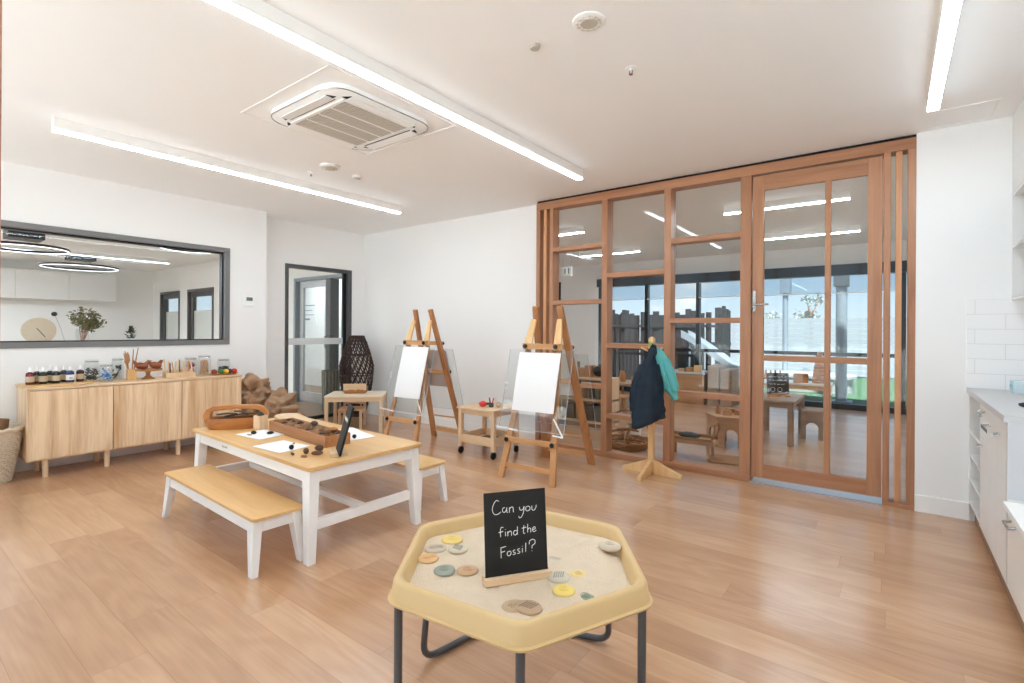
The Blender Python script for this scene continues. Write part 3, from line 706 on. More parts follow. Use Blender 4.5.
for dx, dy, c, d in ((.0, -.10, (150, 50, 40), 'dark red painted stone at the peg jar end of the plate'), (.03, -.045, (60, 130, 60), 'green painted stone on the wooden plate'), (.02, .01, (236, 200, 60), 'yellow painted stone on the wooden plate'),
                     (.005, .055, (50, 44, 70), 'dark purple painted stone on the wooden plate'), (.02, .098, (214, 44, 40), 'bright red painted stone at the end of the plate')):
    o = MB().ball((0, 0, 0), .034, .03, .026).build('painted_stone', plain('stone_paint', srgb(*c), .35), smooth=True)
    o.location = (-5.82 + dx, 2.487 + dy, SBZ + .012 + .026); tag(o, d, 'stone', 'painted stones on the plate')

# ------------------------------------------------------------------ items behind the inner window
t = thing('reception_counter', 'pale counter behind the inner window', 'counter', (-6.6, 1.45, 0))
bx(-.26, .26, -1.1, 1.2, 0, .93).build('cabinet', M['cabinet'], t); bx(-.3, .3, -1.12, 1.22, .93, 1.11).build('top', M['panelgrey'], t, bevel=.003)
t = thing('wall_clock', 'round pale wooden clock leaning behind the inner window', 'clock', (-6.52, 1.11, 1.112))
R_ = .125
ck = MB().lathe([(R_ * .97, 0), (R_, .006), (R_, .022), (R_ * .97, .028)], 44).build('face', plain('clock_wood', srgb(226, 204, 178), .5, var=.05), t, smooth=True)
Mx = Matrix.Translation((0, 0, R_)) @ Matrix.Rotation(math.radians(-12), 4, 'Z') @ Matrix.Rotation(math.radians(80), 4, 'Y')
ck.matrix_local = Mx
hd = MB(); hd.beam((0, 0, .03), (.065, .046, .03), .007, .003).beam((0, 0, .031), (-.02, -.014, .031), .007, .003)
hd.build('hand', M['steel'], ck)
k = MB()
for i in range(12):
    a = i * PI / 6; k.beam((.093 * math.cos(a), .093 * math.sin(a), .0288), (.107 * math.cos(a), .107 * math.sin(a), .0288), .004, .001)
k.build('hour_mark', plain('hour_mark', srgb(196, 170, 146), .6), ck)
t = thing('leafy_vase', 'olive green branches in a clear vase behind the inner window', 'plant', (-6.62, 1.455, 1.11))
MB().lathe([(.045, 0), (.05, .01), (.052, .13), (.046, .15)], 24).build('vase', M['jarglass'], t, smooth=True)
rnd = random.Random(5); st = MB(); lf = MB()
for i in range(13):
    a = rnd.uniform(0, 2 * PI); s = rnd.uniform(.05, .14); z = rnd.uniform(.22, .36)
    if i % 3 == 0: a = PI / 2 + rnd.uniform(-.5, .5); s = rnd.uniform(.12, .18); z = rnd.uniform(.20, .30)
    e = Vector((s * math.cos(a) * .6, s * math.sin(a), z)); m_ = Vector((e.x * .3, e.y * .3, z * .6)); p0 = Vector((e.x * .1, e.y * .1, .03))
    st.tube([p0, m_, e], [.003, .0025, .0015], 5)
    for j in range(42):
        u = rnd.uniform(.35, 1.05); c = m_.lerp(e, max(0, (u - .35) / .65)) + Vector((rnd.gauss(0, .018), rnd.gauss(0, .018), rnd.gauss(0, .016)))
        d = Vector((rnd.uniform(-1, 1), rnd.uniform(-1, 1), rnd.uniform(-.5, 1))).normalized() * rnd.uniform(.016, .026)
        n = d.cross(Vector((rnd.uniform(-1, 1), rnd.uniform(-1, 1), rnd.uniform(-1, 1)))).normalized() * .009
        lf.add([c - d, c + n, c + d, c - n], [(0, 1, 2, 3)])
st.build('stem', M['boxwood'], t); lf.build('leaves', M['olive'], t)
t = thing('succulent_pot', 'small dark green spiky plant behind the inner window sill', 'plant', (-6.42, 1.81, 1.11))
MB().lathe([(.03, 0), (.036, .05), (.032, .05), (.03, .045)], 20).build('pot', M['white'], t, smooth=True)
lf = MB(); rnd = random.Random(9)
for j in range(120):
    z = rnd.uniform(.05, .18); r_ = .055 * (1 - ((z - .10) / .09) ** 2 * .7); a = rnd.uniform(0, 2 * PI); c = Vector((r_ * math.cos(a) * rnd.random(), r_ * math.sin(a) * rnd.random(), z))
    d = Vector((math.cos(a), math.sin(a), .7)).normalized() * .02; n = d.cross(Vector((0, 0, 1))).normalized() * .009
    lf.add([c - d, c + n, c + d, c - n], [(0, 1, 2, 3)])
lf.build('leaves', plain('dark_leaf', srgb(46, 66, 44), .6, var=.3), t)
t = thing('wall_socket', 'black plug with hanging cable on the foyer back wall', 'socket', (-14.99, 2.80, 1.56))
MB().lathe([(.05, 0), (.05, .04), (.03, .06)], 16).build('plug', M['black'], t).rotation_euler = (0, PI / 2, 0)
MB().tube([(.03, 0, 0), (.05, .1, -.3), (.05, .2, -.7), (.05, .5, -1.1)], .008, 6).build('cable', M['panelgrey'], t)

# ------------------------------------------------------------------ wicker basket at the edge
t = thing('laundry_basket', 'tall whitewashed wicker basket beside the sideboard end', 'basket', (-5.87, .69, 0))
bk = MB()
def brad(z): return .135 + .075 * (z / .43)
for k in range(22):
    z = .008 + k * .0195
    n = 44; bk.tube([((brad(z) + .006 * (1 if (i + k) % 2 else -1)) * math.cos(2 * PI * i / n), (brad(z) + .006 * (1 if (i + k) % 2 else -1)) * math.sin(2 * PI * i / n), z) for i in range(n)], .0105, 6, closed=True)
bk.build('weave', M['wicker'], t, smooth=True)
MB().tube([(.218 * math.cos(2 * PI * i / 40), .218 * math.sin(2 * PI * i / 40), .437 + .006 * math.sin(i * 2.6)) for i in range(40)], .017, 8, closed=True).build('rim', M['wicker'], t, smooth=True)
MB().lathe([(.13, .0), (.13, .012)], 30).build('base', M['wicker'], t)
s_ = MB()
for i in range(22):
    a = 2 * PI * i / 22; s_.tube([(.132 * math.cos(a), .132 * math.sin(a), 0), (.206 * math.cos(a), .206 * math.sin(a), .43)], .005, 5)
s_.build('stake', M['wicker'], t)
for i, (x, y, q, d) in enumerate(((.06, .06, (.0, .05, .5), 'brown bark log standing in the wicker basket near the sideboard'), (-.03, .0, (-.05, -.04, .48), 'brown bark log at the middle of the wicker basket'), (.07, -.06, (.12, -.1, .46), 'brown bark log leaning to the room side of the basket'))):
    o = MB().tube([(0, 0, 0), (q[0] * .3, q[1] * .3, q[2] * .5), q], [.045, .05, .042], 12).build('log', plain('bark', srgb(120, 86, 58), .9, bump=.5, scale=40, var=.3), smooth=True)
    o.location = (-5.87 + x * .6, .69 + y * .6, .016); tag(o, d, 'log', 'logs in the wicker basket')

# ------------------------------------------------------------------ crumpled brown paper
from mathutils import noise as NZ
def crumple(name, label, loc, sx, sy, sz, seed):
    """a bunched heap of paper: ridged creases over a lumpy mound, flat facets between them"""
    rnd = random.Random(seed); n, m_ = 150, 80
    tri = lambda x: 2 * abs(2 * (x - math.floor(x + .5))) - 1
    folds = []
    for k, amp, cnt in ((2.4, .018, 4), (5, .017, 6), (9.5, .014, 8), (17, .0065, 7)):
        for _ in range(cnt):
            folds.append((Vector((rnd.gauss(0, 1), rnd.gauss(0, 1), rnd.gauss(0, 1))).normalized() * k, rnd.random(), amp))
    off = Vector((seed * 3.1, seed * 1.7, seed * .9)); o = MB().ball((0, 0, 0), sx, sy, sz, n, m_); out = []
    for v in o.v:
        P = Vector(v); nn = Vector((P.x / sx ** 2, P.y / sy ** 2, P.z / sz ** 2)).normalized()
        q = P + Vector((NZ.noise(P * 7 + off), NZ.noise(P * 7 + off * 2), NZ.noise(P * 7 - off))) * .05
        P = P + nn * (sum(am * tri(q.dot(d) + ph) for d, ph, am in folds) + .05 * NZ.noise(P * 5 + off))
        out.append((P.x, P.y, max(P.z, -sz * .6)))
    o.v = out
    o = o.build(name, M['kraft'], smooth=True, angle=14); o.location = (loc[0], loc[1], loc[2] + sz * .6)
    return tag(o, label, 'paper', 'crumpled brown paper')
crumple('paper_bundle', 'tall crumpled brown paper heap against the sideboard end', (-5.80, 2.815, 0), .195, .205, .46, 3)
crumple('paper_bundle', 'low crumpled brown paper heap nearest the glass door', (-5.40, 2.90, 0), .21, .20, .35, 8)

# ------------------------------------------------------------------ kids table and benches
t = thing('play_table', 'low honey topped play table with white legs and stretchers', 'table', (-3.293, 1.914, 0), -.033)
hx, hy, zt = .823, .398, .53
MB().prism(rrect(hx, hy, .015, 4), zt - .024, zt).build('tabletop', M['honey'], t, bevel=.004)
f = MB(); a = .05
f.box(-hx + a, hx - a, -hy + .025, -hy + .045, .435, zt - .024).box(-hx + a, hx - a, hy - .045, hy - .025, .435, zt - .024)
f.box(-hx + .025, -hx + .045, -hy + a, hy - a, .435, zt - .024).box(hx - .045, hx - .025, -hy + a, hy - a, .435, zt - .024)
f.build('apron', M['white'], t, bevel=.002)
for sx in (-1, 1):
    for sy in (-1, 1):
        x0, x1 = sx * (hx - .018), sx * (hx - .10); y0, y1 = sy * (hy - .018), sy * (hy - .08); xf, yf = sx * (hx - .004), sy * (hy - .004)
        xb, yb = sx * (hx - .056), sy * (hy - .05)
        MB().hexa([(xf, yf, 0), (xb, yf, 0), (xb, yb, 0), (xf, yb, 0)], [(x0, y0, zt - .024), (x1, y0, zt - .024), (x1, y1, zt - .024), (x0, y1, zt - .024)]).build('leg', M['white'], t, bevel=.003)
        MB().lathe([(.014, 0), (.014, .003)], 12, (sx * (hx - .03), sy * (hy - .027), 0)).build('foot_pad', M['dgrey'], t)
for sx in (-1, 1):
    x = sx * (hx - .05); bx(x - .017, x + .017, -hy + .075, hy - .075, .17, .225).build('side_stretcher', M['white'], t, bevel=.002)
bx(-hx + .067, hx - .067, -.02, .02, .18, .218).build('long_stretcher', M['white'], t, bevel=.002)
k = MB()
for i in range(4): k.box(-.345 + i * .022, -.335 + i * .022, -hy + .0235, -hy + .025, .462, .474)
k.build('stamp_mark', plain('stamp_grey', srgb(150, 150, 150), .6), t)

def bench(label, x, y):
    t = thing('bench', label, 'bench', (x, y, 0), -.033, group='low benches at the play table')
    hx, hy, zt = .668, .14, .30
    MB().prism(rrect(hx, hy, .03, 5), zt - .018, zt).build('seat', M['honey'], t, bevel=.004)
    f = MB(); z0 = zt - .085
    f.box(-hx + .06, hx - .06, -hy + .016, -hy + .034, z0, zt - .018).box(-hx + .06, hx - .06, hy - .034, hy - .016, z0, zt - .018)
    f.box(-hx + .03, -hx + .048, -hy + .05, hy - .05, z0, zt - .018).box(hx - .048, hx - .03, -hy + .05, hy - .05, z0, zt - .018)
    f.build('apron', M['white'], t, bevel=.002)
    for sx in (-1, 1):
        for sy in (-1, 1):
            X0, X1 = sx * (hx - .022), sx * (hx - .10); Y0_, Y1_ = sy * (hy - .012), sy * (hy - .062)
            B0, B1 = sx * (hx + .004), sx * (hx - .04); C0, C1 = sy * (hy + .006), sy * (hy - .028)
            MB().hexa([(B0, C0, 0), (B1, C0, 0), (B1, C1, 0), (B0, C1, 0)], [(X0, Y0_, zt - .018), (X1, Y0_, zt - .018), (X1, Y1_, zt - .018), (X0, Y1_, zt - .018)]).build('leg', M['white'], t, bevel=.003)
            bx(min(B0, B1) + .004, max(B0, B1) - .004, min(C0, C1) + .004, max(C0, C1) - .004, 0, .004).build('foot_pad', M['dgrey'], t)
bench('low white bench with honey seat in front of the play table', -3.25, 1.41)
bench('low white bench with honey seat mostly hidden behind the play table', -3.303, 2.577)

# ------------------------------------------------------------------ things on the play table
TZ = .53
t = thing('carved_basket', 'dugout wooden basket with a long loop handle full of sticks', 'basket', (-3.915, 1.765, TZ), .96)
n = 28; rings = []
L_, W_ = .208, .085
def oval(s, z, n=28):
    return [(L_ * s * math.copysign(abs(math.cos(2 * PI * k / n)) ** .8, math.cos(2 * PI * k / n)), W_ * s ** .6 * math.copysign(abs(math.sin(2 * PI * k / n)) ** .85, math.sin(2 * PI * k / n)), z) for k in range(n)]
MB().loft([oval(.86, 0), oval(.98, .025), oval(1.0, .06), oval(.985, .082), oval(.93, .082), oval(.9, .05), oval(.82, .024)]).build('bowl', M['carved'], t, smooth=True, angle=50)
hp = [(-.182, .05), (-.193, .1), (-.179, .135), (-.15, .152), (0, .158), (.14, .152), (.176, .135), (.193, .1), (.182, .05)]
k = MB(); rr = []
for i, (x, z) in enumerate(hp):
    p0 = hp[max(0, i - 1)]; p1 = hp[min(len(hp) - 1, i + 1)]; d = Vector((p1[0] - p0[0], 0, p1[1] - p0[1])).normalized(); nn = Vector((-d.z, 0, d.x)) * (.013 + .016 * abs(x / .21) ** 4)
    w_ = .034
    rr.append([(x - nn.x, -w_, z - nn.z), (x - nn.x, w_, z - nn.z), (x + nn.x, w_, z + nn.z), (x + nn.x, -w_, z + nn.z)])
k.loft(rr).build('handle', M['carved'], t, smooth=True, bevel=.006)
rnd = random.Random(12)
for i in range(11):
    a = rnd.uniform(-.35, .35); c = Vector((rnd.uniform(-.08, .08), rnd.uniform(-.035, .035), .035 + .008 * i))
    l = rnd.uniform(.05, .10); d = Vector((math.cos(a), math.sin(a), rnd.uniform(-.12, .12))) * l
    wp = Matrix.Translation((-3.915, 1.765, TZ)) @ Matrix.Rotation(.96, 4, 'Z')
    o = MB().tube([-d, Vector((0, .005, .004)), d], [.006, .008, .005], 7).build('stick', plain('stick_bark', srgb(*rnd.choice([(84, 56, 60), (110, 84, 66), (70, 46, 44), (140, 110, 86)])), .8), smooth=True)
    o.location = wp @ c; o.rotation_euler = (0, 0, .96); tag(o, 'one of the dark sticks heaped in the dugout wooden basket', 'stick', 'sticks in the dugout basket')
t = thing('wooden_cup', 'small pale square wooden cup beside the dugout basket', 'cup', (-3.715, 1.845, TZ), .2)
f = MB(); s = .035
f.box(-s, s, -s, s, 0, .01).box(-s, -s + .006, -s, s, .01, .105).box(s - .006, s, -s, s, .01, .105).box(-s + .006, s - .006, -s, -s + .006, .01, .105).box(-s + .006, s - .006, s - .006, s, .01, .105)
f.build('cup', M['birch_z'], t, bevel=.003)
o = MB().ball((0, 0, 0), .026, .026, .03).build('seed_pod', plain('pod_dark', srgb(64, 64, 56), .8, bump=.4, scale=60), smooth=True); o.location = (-3.715, 1.845, TZ + .01 + .03 + .06); tag(o, 'dark seed pod poking out of the pale wooden cup', 'seed pod')
o.location.z = TZ + .098
pp = MB().tube([(0, 0, -.085), (0, 0, -.02)], .012, 8).build('stalk', M['boxwood'], o)

t = thing('round_ended_board', 'pale wooden board with a rounded end behind the compartment box', 'board', (-3.72, 2.14, TZ), -.25)
pts = [(.38, -.1), (.38, .1)] + [(-.30 + .1 * math.cos(a), .1 * math.sin(a)) for a in [PI / 2 + PI * i / 10 for i in range(11)]]
MB().prism(pts, 0.004, .026).build('board', M['birch'], t, bevel=.005)
bx(-.25, .3, -.06, .06, 0, .004).build('felt_base', M['dgrey'], t)

t = thing('compartment_box', 'long brown wooden sorting box with dividers on the play table', 'box', (-3.215, 1.92, TZ), -.075)
f = MB(); hx_, hy_, hz_ = .405, .088, .072
f.box(-hx_, hx_, -hy_, hy_, 0, .01).box(-hx_, hx_, -hy_, -hy_ + .012, .01, hz_).box(-hx_, hx_, hy_ - .012, hy_, .01, hz_).box(-hx_, -hx_ + .012, -hy_ + .012, hy_ - .012, .01, hz_).box(hx_ - .012, hx_, -hy_ + .012, hy_ - .012, .01, hz_)
f.build('box', M['boxwood'], t, bevel=.002)
for i in range(1, 9):
    x = -hx_ + i * 2 * hx_ / 9
    bx(x - .004, x + .004, -hy_ + .012, hy_ - .012, .01, hz_ - .004).build('divider', M['boxwood'], t)
wp = Matrix.Translation((-3.215, 1.92, TZ)) @ Matrix.Rotation(-.075, 4, 'Z')
rnd = random.Random(21)
for i in range(9):
    cx_ = -hx_ + (i + .5) * 2 * hx_ / 9
    for j in range(3):
        z = .010
        if j == 2: continue
        r0 = rnd.uniform(.017, .025)
        o = MB().ball((0, 0, 0), r0 * 1.25, r0, r0 * 1.1, 10, 7, lambda a, u: 1 + .12 * math.sin(3 * u) * math.cos(a)).build('found_stone', plain('found', srgb(*rnd.choice([(92, 66, 50), (60, 50, 46), (120, 90, 66), (150, 120, 92), (74, 50, 40)])), .8), smooth=True)
        o.location = wp @ Vector((cx_ + rnd.uniform(-.008, .008), (-.034, .034)[j], .03 + r0 * 1.1)); tag(o, 'one of the brown stones and pods sorted in the compartment box', 'stone', 'finds in the compartment box')
for x, y, c, d in ((.33, -.03, (120, 76, 44), 'brown cone resting on top of the compartment box end'), (.0, .05, (70, 56, 50), 'dark pod on top of the compartment box middle'), (.30, .03, (176, 120, 70), 'orange brown bark curl on the compartment box near the chalkboard')):
    o = MB().ball((0, 0, 0), .034, .02, .016, 14, 9, lambda a, u: 1 + .14 * math.sin(7 * u) * math.sin(6 * a)).build('seed_cone', plain('cone', srgb(*c), .8), smooth=True)
    o.location = wp @ Vector((x, y, hz_ + .014)); tag(o, d, 'seed cone')

def sheet(label, x, y, rz, hx=.148, hy=.105, dog=False):
    o = MB().grid(lambda u, v: ((u - .5) * 2 * hx, (v - .5) * 2 * hy, .003 + .006 * (u * v) ** 4), 10, 8).build('paper_sheet', M['paper'], thick=.0012)
    o.location = (x, y, TZ); o.rotation_euler = (0, 0, rz); tag(o, label, 'paper', 'paper sheets on the play table')
sheet('white paper sheet beside the dugout basket with two dark pods on it', -3.52, 1.755, .08)
sheet('white paper sheet at the table edge beside the cones', -3.065, 1.655, .06)
sheet('white paper sheet behind the compartment box near the chalkboard', -3.06, 2.13, -.25, .21, .12)
def blob(name, label, cat, x, y, z, rx, ry, rz_, c, rot=0, seed=0, grp=None, rough=.75):
    o = MB().ball((0, 0, 0), rx * .58, ry * .6, rz_ * .66, 18, 12, lambda a, u: 1 + .12 * math.sin(5 * u + seed) * math.cos(a) + .1 * math.sin(9 * a + seed) * math.sin(4 * u)).build(name, plain(name + '_skin', srgb(*c), rough, bump=.2, scale=60), smooth=True)
    o.location = (x, y, z + rz_ * .66); o.rotation_euler = (0, 0, rot); tag(o, label, cat, grp); return o
G = 'pods and sticks on the play table'
blob('seed_pod', 'dark pod on the paper sheet, closer to the table edge', 'seed pod', -3.56, 1.72, TZ + .004, .032, .02, .018, (50, 44, 40), .5, 1, G)
blob('seed_pod', 'dark pod on the paper sheet, closer to the sorting box', 'seed pod', -3.47, 1.79, TZ + .004, .038, .018, .016, (46, 40, 38), 1.2, 2, G)
blob('flat_stone', 'flat pale stone on the paper sheet by the dugout basket', 'stone', -3.545, 1.685, TZ + .004, .034, .017, .007, (178, 160, 130), .4, 3, G)
blob('dark_ball', 'round black ball on the table edge paper sheet', 'ball', -2.93, 1.645, TZ + .005, .023, .023, .022, (34, 34, 34), 0, 0, G)
blob('dark_ball', 'round black ball on the paper behind the chalkboard', 'ball', -2.90, 2.075, TZ + .004, .022, .022, .021, (30, 30, 32), 0, 1, G)
blob('seed_cone', 'dark seed cone closest to the sorting box beside the black ball', 'seed cone', -2.79, 1.745, TZ, .045, .026, .024, (70, 50, 40), .6, 4, G)
blob('seed_cone', 'brown seed cone in the small heap at the table corner', 'seed cone', -2.785, 1.655, TZ, .05, .026, .024, (96, 64, 46), -.5, 5, G)
blob('seed_cone', 'reddish seed cone beside the chalkboard foot', 'seed cone', -2.70, 1.675, TZ, .055, .022, .02, (128, 84, 62), .9, 6, G)
blob('bark_piece', 'small flat bark piece at the table corner by the cones', 'bark', -2.715, 1.60, TZ, .04, .02, .01, (150, 108, 80), .2, 7, G)
blob('bark_piece', 'thin dark bark piece under the cone heap', 'bark', -2.82, 1.59, TZ, .05, .014, .01, (84, 60, 46), -.3, 8, G)
blob('flat_stone', 'small grey pebble near the middle of the edge paper sheet', 'stone', -3.055, 1.73, TZ + .004, .014, .012, .008, (140, 136, 128), .2, 9, G)
t = thing('chalkboard', 'thin black chalkboard seen edge on at the play table end', 'chalkboard', (-2.615, 1.76, TZ), 0)
ct, st = math.cos(.22), math.sin(.22)
# a portrait board leaning back in a slotted wooden foot, its face turned along the table
th0 = math.radians(80)
bd = MB(); bd.box(-.105, .105, -.006, .006, 0, .285); o = bd.build('board', M['chalkboard'], t, bevel=.001)
o.matrix_local = Matrix.Rotation(math.radians(-29), 4, 'Z') @ Matrix.Translation((0, 0, .012)) @ Matrix.Rotation(-.26, 4, 'X')
k = MB(); k.tube([(-.075 + .0075 * i, -.0065, .2 + .012 * math.sin(i * 1.9)) for i in range(20)], .0015, 5)
k.build('chalk_writing', M['chalk'], o)
f = MB(); f.box(-.06, .06, -.048, -.007, 0, .022).box(-.06, .06, .007, .048, 0, .022).box(-.06, .06, -.007, .007, 0, .01)
f.build('foot', M['birch'], t, bevel=.002).rotation_euler = (0, 0, math.radians(-29))
# ------------------------------------------------------------------ easels
def easel(label, x, y, rz, sx=1):
    t = thing('easel', label, 'easel', (x, y, 0), rz, 'wooden easels by the white wall'); t.scale = (sx, 1, 1)
    def FP(xf, z):      # point on the front frame
        u = z / 1.36; return Vector((xf * (.25 + (.13 - .25) * u) / .25, -.395 + .365 * u, z))
    def RP(xf, z):
        u = z / 1.49; return Vector((xf * (.245 + (.122 - .245) * u) / .25, .43 - .46 * u, z))
    for s in (-1, 1):
        # front leg, then its pointed top piece
        MB().beam(FP(s * .25, 0), FP(s * .25, 1.14), .056, .03, (0, 1, 0), .046, .028).build('front_leg', M['pine'], t, bevel=.003)
        MB().beam(FP(s * .25, 1.10) + Vector((0, -.03, 0)), FP(s * .25, 1.37) + Vector((0, -.012, 0)), .084, .022, (0, 1, 0), .046, .022).build('top_bracket', M['pine_pale'], t, bevel=.003)
        MB().beam(RP(s * .25, 0), RP(s * .25, 1.49), .074, .03, (0, 1, 0), .058, .03).build('rear_leg', M['brownwood'], t, bevel=.003)
    def fbar(z, w, h, m, ext=.0, dy=-.026, name='front_bar'):
        p, q = FP(-.25, z), FP(.25, z); e = Vector((ext, 0, 0)); o = Vector((0, dy, 0))
        return MB().beam(p - e + o, q + e + o, h, w, (0, 1, 0)).build(name, m, t, bevel=.002)
    fb = fbar(.325, .02, .045, M['pine_x'], .03)
    fbar(.11, .018, .04, M['pine_x'], 0, .0)
    tb = fbar(1.13, .024, .05, M['pine_x'], .035, -.05)
    for b, z, dy in ((fb, .325, -.05), (tb, 1.13, -.076)):
        for s in (-1, 1):
            c = FP(s * .25, z) + Vector((s * .0, dy, 0))
            k = MB().lathe([(.006, 0), (.018, .004), (.021, .012), (.016, .022)], 14); k2 = k.build('knob', M['black'], b, smooth=True)
            k2.matrix_local = Matrix.Translation(c + Vector((0, .012, 0))) @ Matrix.Rotation(PI / 2, 4, 'X')
    def rbar(z, h, w, m, ext=0., dy=.0):
        p, q = RP(-.25, z), RP(.25, z); e = Vector((ext, 0, 0)); o = Vector((0, dy, 0))
        return MB().beam(p - e + o, q + e + o, h, w, (0, 1, 0)).build('rear_bar', m, t, bevel=.002)
    rbar(.10, .045, .02, M['pine_x']); rb = rbar(.80, .045, .02, M['pine_x'], .03, .02)
    rt = rbar(1.12, .045, .02, M['pine_x'], .03, .025)
    MB().tube([RP(-.25, .27) - Vector((.04, 0, 0)), RP(.25, .27) + Vector((.04, 0, 0))], .009, 8).build('rear_dowel', M['pine_x'], t, smooth=True)
    for b, z in ((rb, .80), (rt, 1.12)):
        for s in (-1, 1):
            c = RP(s * .25, z) + Vector((s * .02, .03, 0))
            k2 = MB().lathe([(.006, 0), (.018, .004), (.021, .012), (.016, .022)], 14).build('knob', M['black'], b, smooth=True)
            k2.matrix_local = Matrix.Translation(c) @ Matrix.Rotation(-PI / 2, 4, 'X')
    # clear panels hung on the two faces
    def panel(P, z0, z1, hw, dy, name):
        a, b = P(0, z0), P(0, z1); o = Vector((0, dy, 0)); X = Vector((hw, 0, 0)); T = Vector((0, .004 if dy > 0 else -.004, 0))
        pn = MB().hexa([a - X + o, a + X + o, a + X + o + T, a - X + o + T], [b - X + o, b + X + o, b + X + o + T, b - X + o + T]).build(name, M['acrylic'], t)
        e = MB()
        for s in (-1, 1): e.beam(a + X * s + o + T * .5, b + X * s + o + T * .5, .004, .0045, (0, 1, 0))
        e.beam(a - X + o + T * .5, a + X + o + T * .5, .004, .0045, (0, 1, 0))
        e.build('polished_edge', plain('acrylic_edge', srgb(176, 186, 192), .3), pn)
        return pn
    pf = panel(FP, .42, 1.10, .315, -.044, 'clear_panel'); panel(RP, .36, 1.06, .315, .036, 'clear_panel')
    def clip(*bs):
        c = MB()
        for p, q, w_, h_ in bs: c.beam(p, q, w_, h_)
        c.build('panel_clip', M['white'], pf, bevel=.001)
    a = FP(0, .425) + Vector((-.30, -.05, 0)); clip((a + Vector((-.03, -.03, .006)), a + Vector((.20, -.03, -.012)), .006, .012))
    a = FP(0, .45) + Vector((.24, -.05, 0)); clip((a + Vector((-.02, -.0, .09)), a + Vector((.075, -.02, -.05)), .006, .014), (a + Vector((-.02, -.02, -.045)), a + Vector((.075, -.02, -.052)), .006, .012))
    a = FP(0, .78) + Vector((-.31, -.05, 0)); clip((a + Vector((-.014, 0, .02)), a + Vector((.02, 0, .02)), .004, .012)); clip((a + Vector((-.014, 0, -.025)), a + Vector((.02, 0, -.025)), .004, .012))
    return t, FP, RP
def easel_paper(label, e, P, z0, z1, hw, dy, m, dx=0.0, skew=0.0):
    t, FP, RP = e; PP = FP if P == 'F' else RP
    a, b = PP(0, z0), PP(0, z1)
    o = MB().grid(lambda u, v: Vector((dx + (u - .5) * 2 * hw + skew * (1 - v), 0, 0)) + a.lerp(b, v) + Vector((0, dy - .004 * math.sin(PI * v) - .006 * (1 - v) * (u - .5) ** 2, 0)), 8, 10).build('paper_pad', m, thick=.004)
    o.location = t.location; o.rotation_euler = t.rotation_euler; o.scale = t.scale
    tag(o, label, 'paper', 'paper sheets on the easels'); return o
e1 = easel('wooden easel with clear panels standing closer to the timber partition', -2.475, 3.83, math.radians(5))
e2 = easel('wooden easel with clear panels standing closer to the small corner table', -4.10, 3.83, math.radians(5), .9)
easel_paper('white paper pad on the front of the easel by the timber partition', e1, 'F', .575, 1.075, .205, -.056, M['paper'])
easel_paper('white paper pad on the front of the easel by the corner table', e2, 'F', .555, 1.085, .20, -.056, M['paper'], .03)
easel_paper('pale pink paper hung on the back of the corner table easel', e2, 'R', .62, 1.04, .2, .05, M['pinkpaper'])
easel_paper('white paper hung on the back of the partition side easel', e1, 'R', .66, 1.06, .2, .05, M['paper'])

# ------------------------------------------------------------------ trolley between the easels
t = thing('art_trolley', 'pale wooden trolley on black castors between the two easels', 'trolley', (-3.325, 4.015, 0))
hx, hy, zt = .25, .225, .485
bx(-hx, hx, -hy, hy, zt - .022, zt).build('top', M['birch'], t, bevel=.003)
for sx in (-1, 1):
    for sy in (-1, 1):
        x, y = sx * (hx - .035), sy * (hy - .035)
        l = bx(x - .021, x + .021, y - .021, y + .021, .075, zt - .022).build('leg', M['birch_z'], t, bevel=.003)
        w = MB(); w.M = Matrix.Translation((x, y, .036)) @ Matrix.Rotation(PI / 2, 4, 'Y')
        w.lathe([(.03, -.012), (.036, -.008), (.036, .008), (.03, .012)], 18).build('castor', M['black'], l, smooth=True)
        MB().tube([(x, y, .04), (x, y, .076)], .012, 8).build('castor_stem', M['dgrey'], l)
f = MB()
for sy in (-1, 1):
    y = sy * (hy - .035); f.box(-hx + .056, hx - .056, y - .009, y + .009, zt - .072, zt - .022)
for sx in (-1, 1):
    x = sx * (hx - .035); f.box(x - .009, x + .009, -hy + .056, hy - .056, zt - .072, zt - .022)
f.build('apron', M['birch'], t, bevel=.002)
f = MB()
for sy in (-1, 1):
    y = sy * (hy - .035); f.box(-hx + .056, hx - .056, y - .009, y + .009, .12, .205)
for sx in (-1, 1):
    x = sx * (hx - .035); f.box(x - .009, x + .009, -hy + .056, hy - .056, .12, .205)
f.box(-hx + .03, hx - .03, -hy + .03, hy - .03, .125, .14)
f.build('lower_shelf', M['birch'], t, bevel=.002)
o = MB().prism(rrect(.13, .13, .01, 3), 0, .006).build('shelf_mat', plain('mat_brown', srgb(112, 90, 70), .9)); o.location = (-3.325, 4.015, .14); tag(o, 'dark brown mat lying in the trolley lower shelf', 'mat')
t = thing('paint_dabber', 'red paint dabber lying on the trolley top', 'paint dabber', (-3.335, 3.93, .485), .6)
MB().ball((0, 0, .03), .042, .028, .03).build('bulb', plain('dabber_red', srgb(214, 56, 50), .35), t, smooth=True); MB().tube([(.03, 0, .03), (.075, 0, .034)], [.014, .01], 10).build('neck', plain('dabber_dark', srgb(60, 66, 66), .4), t)
t = thing('marker_pot', 'small dark green pot of markers on the trolley top', 'pot', (-3.255, 3.965, .485))
MB().lathe([(.024, 0), (.026, .04), (.022, .04), (.02, .008)], 16).build('pot', plain('pot_green', srgb(50, 84, 70), .5), t, smooth=True)
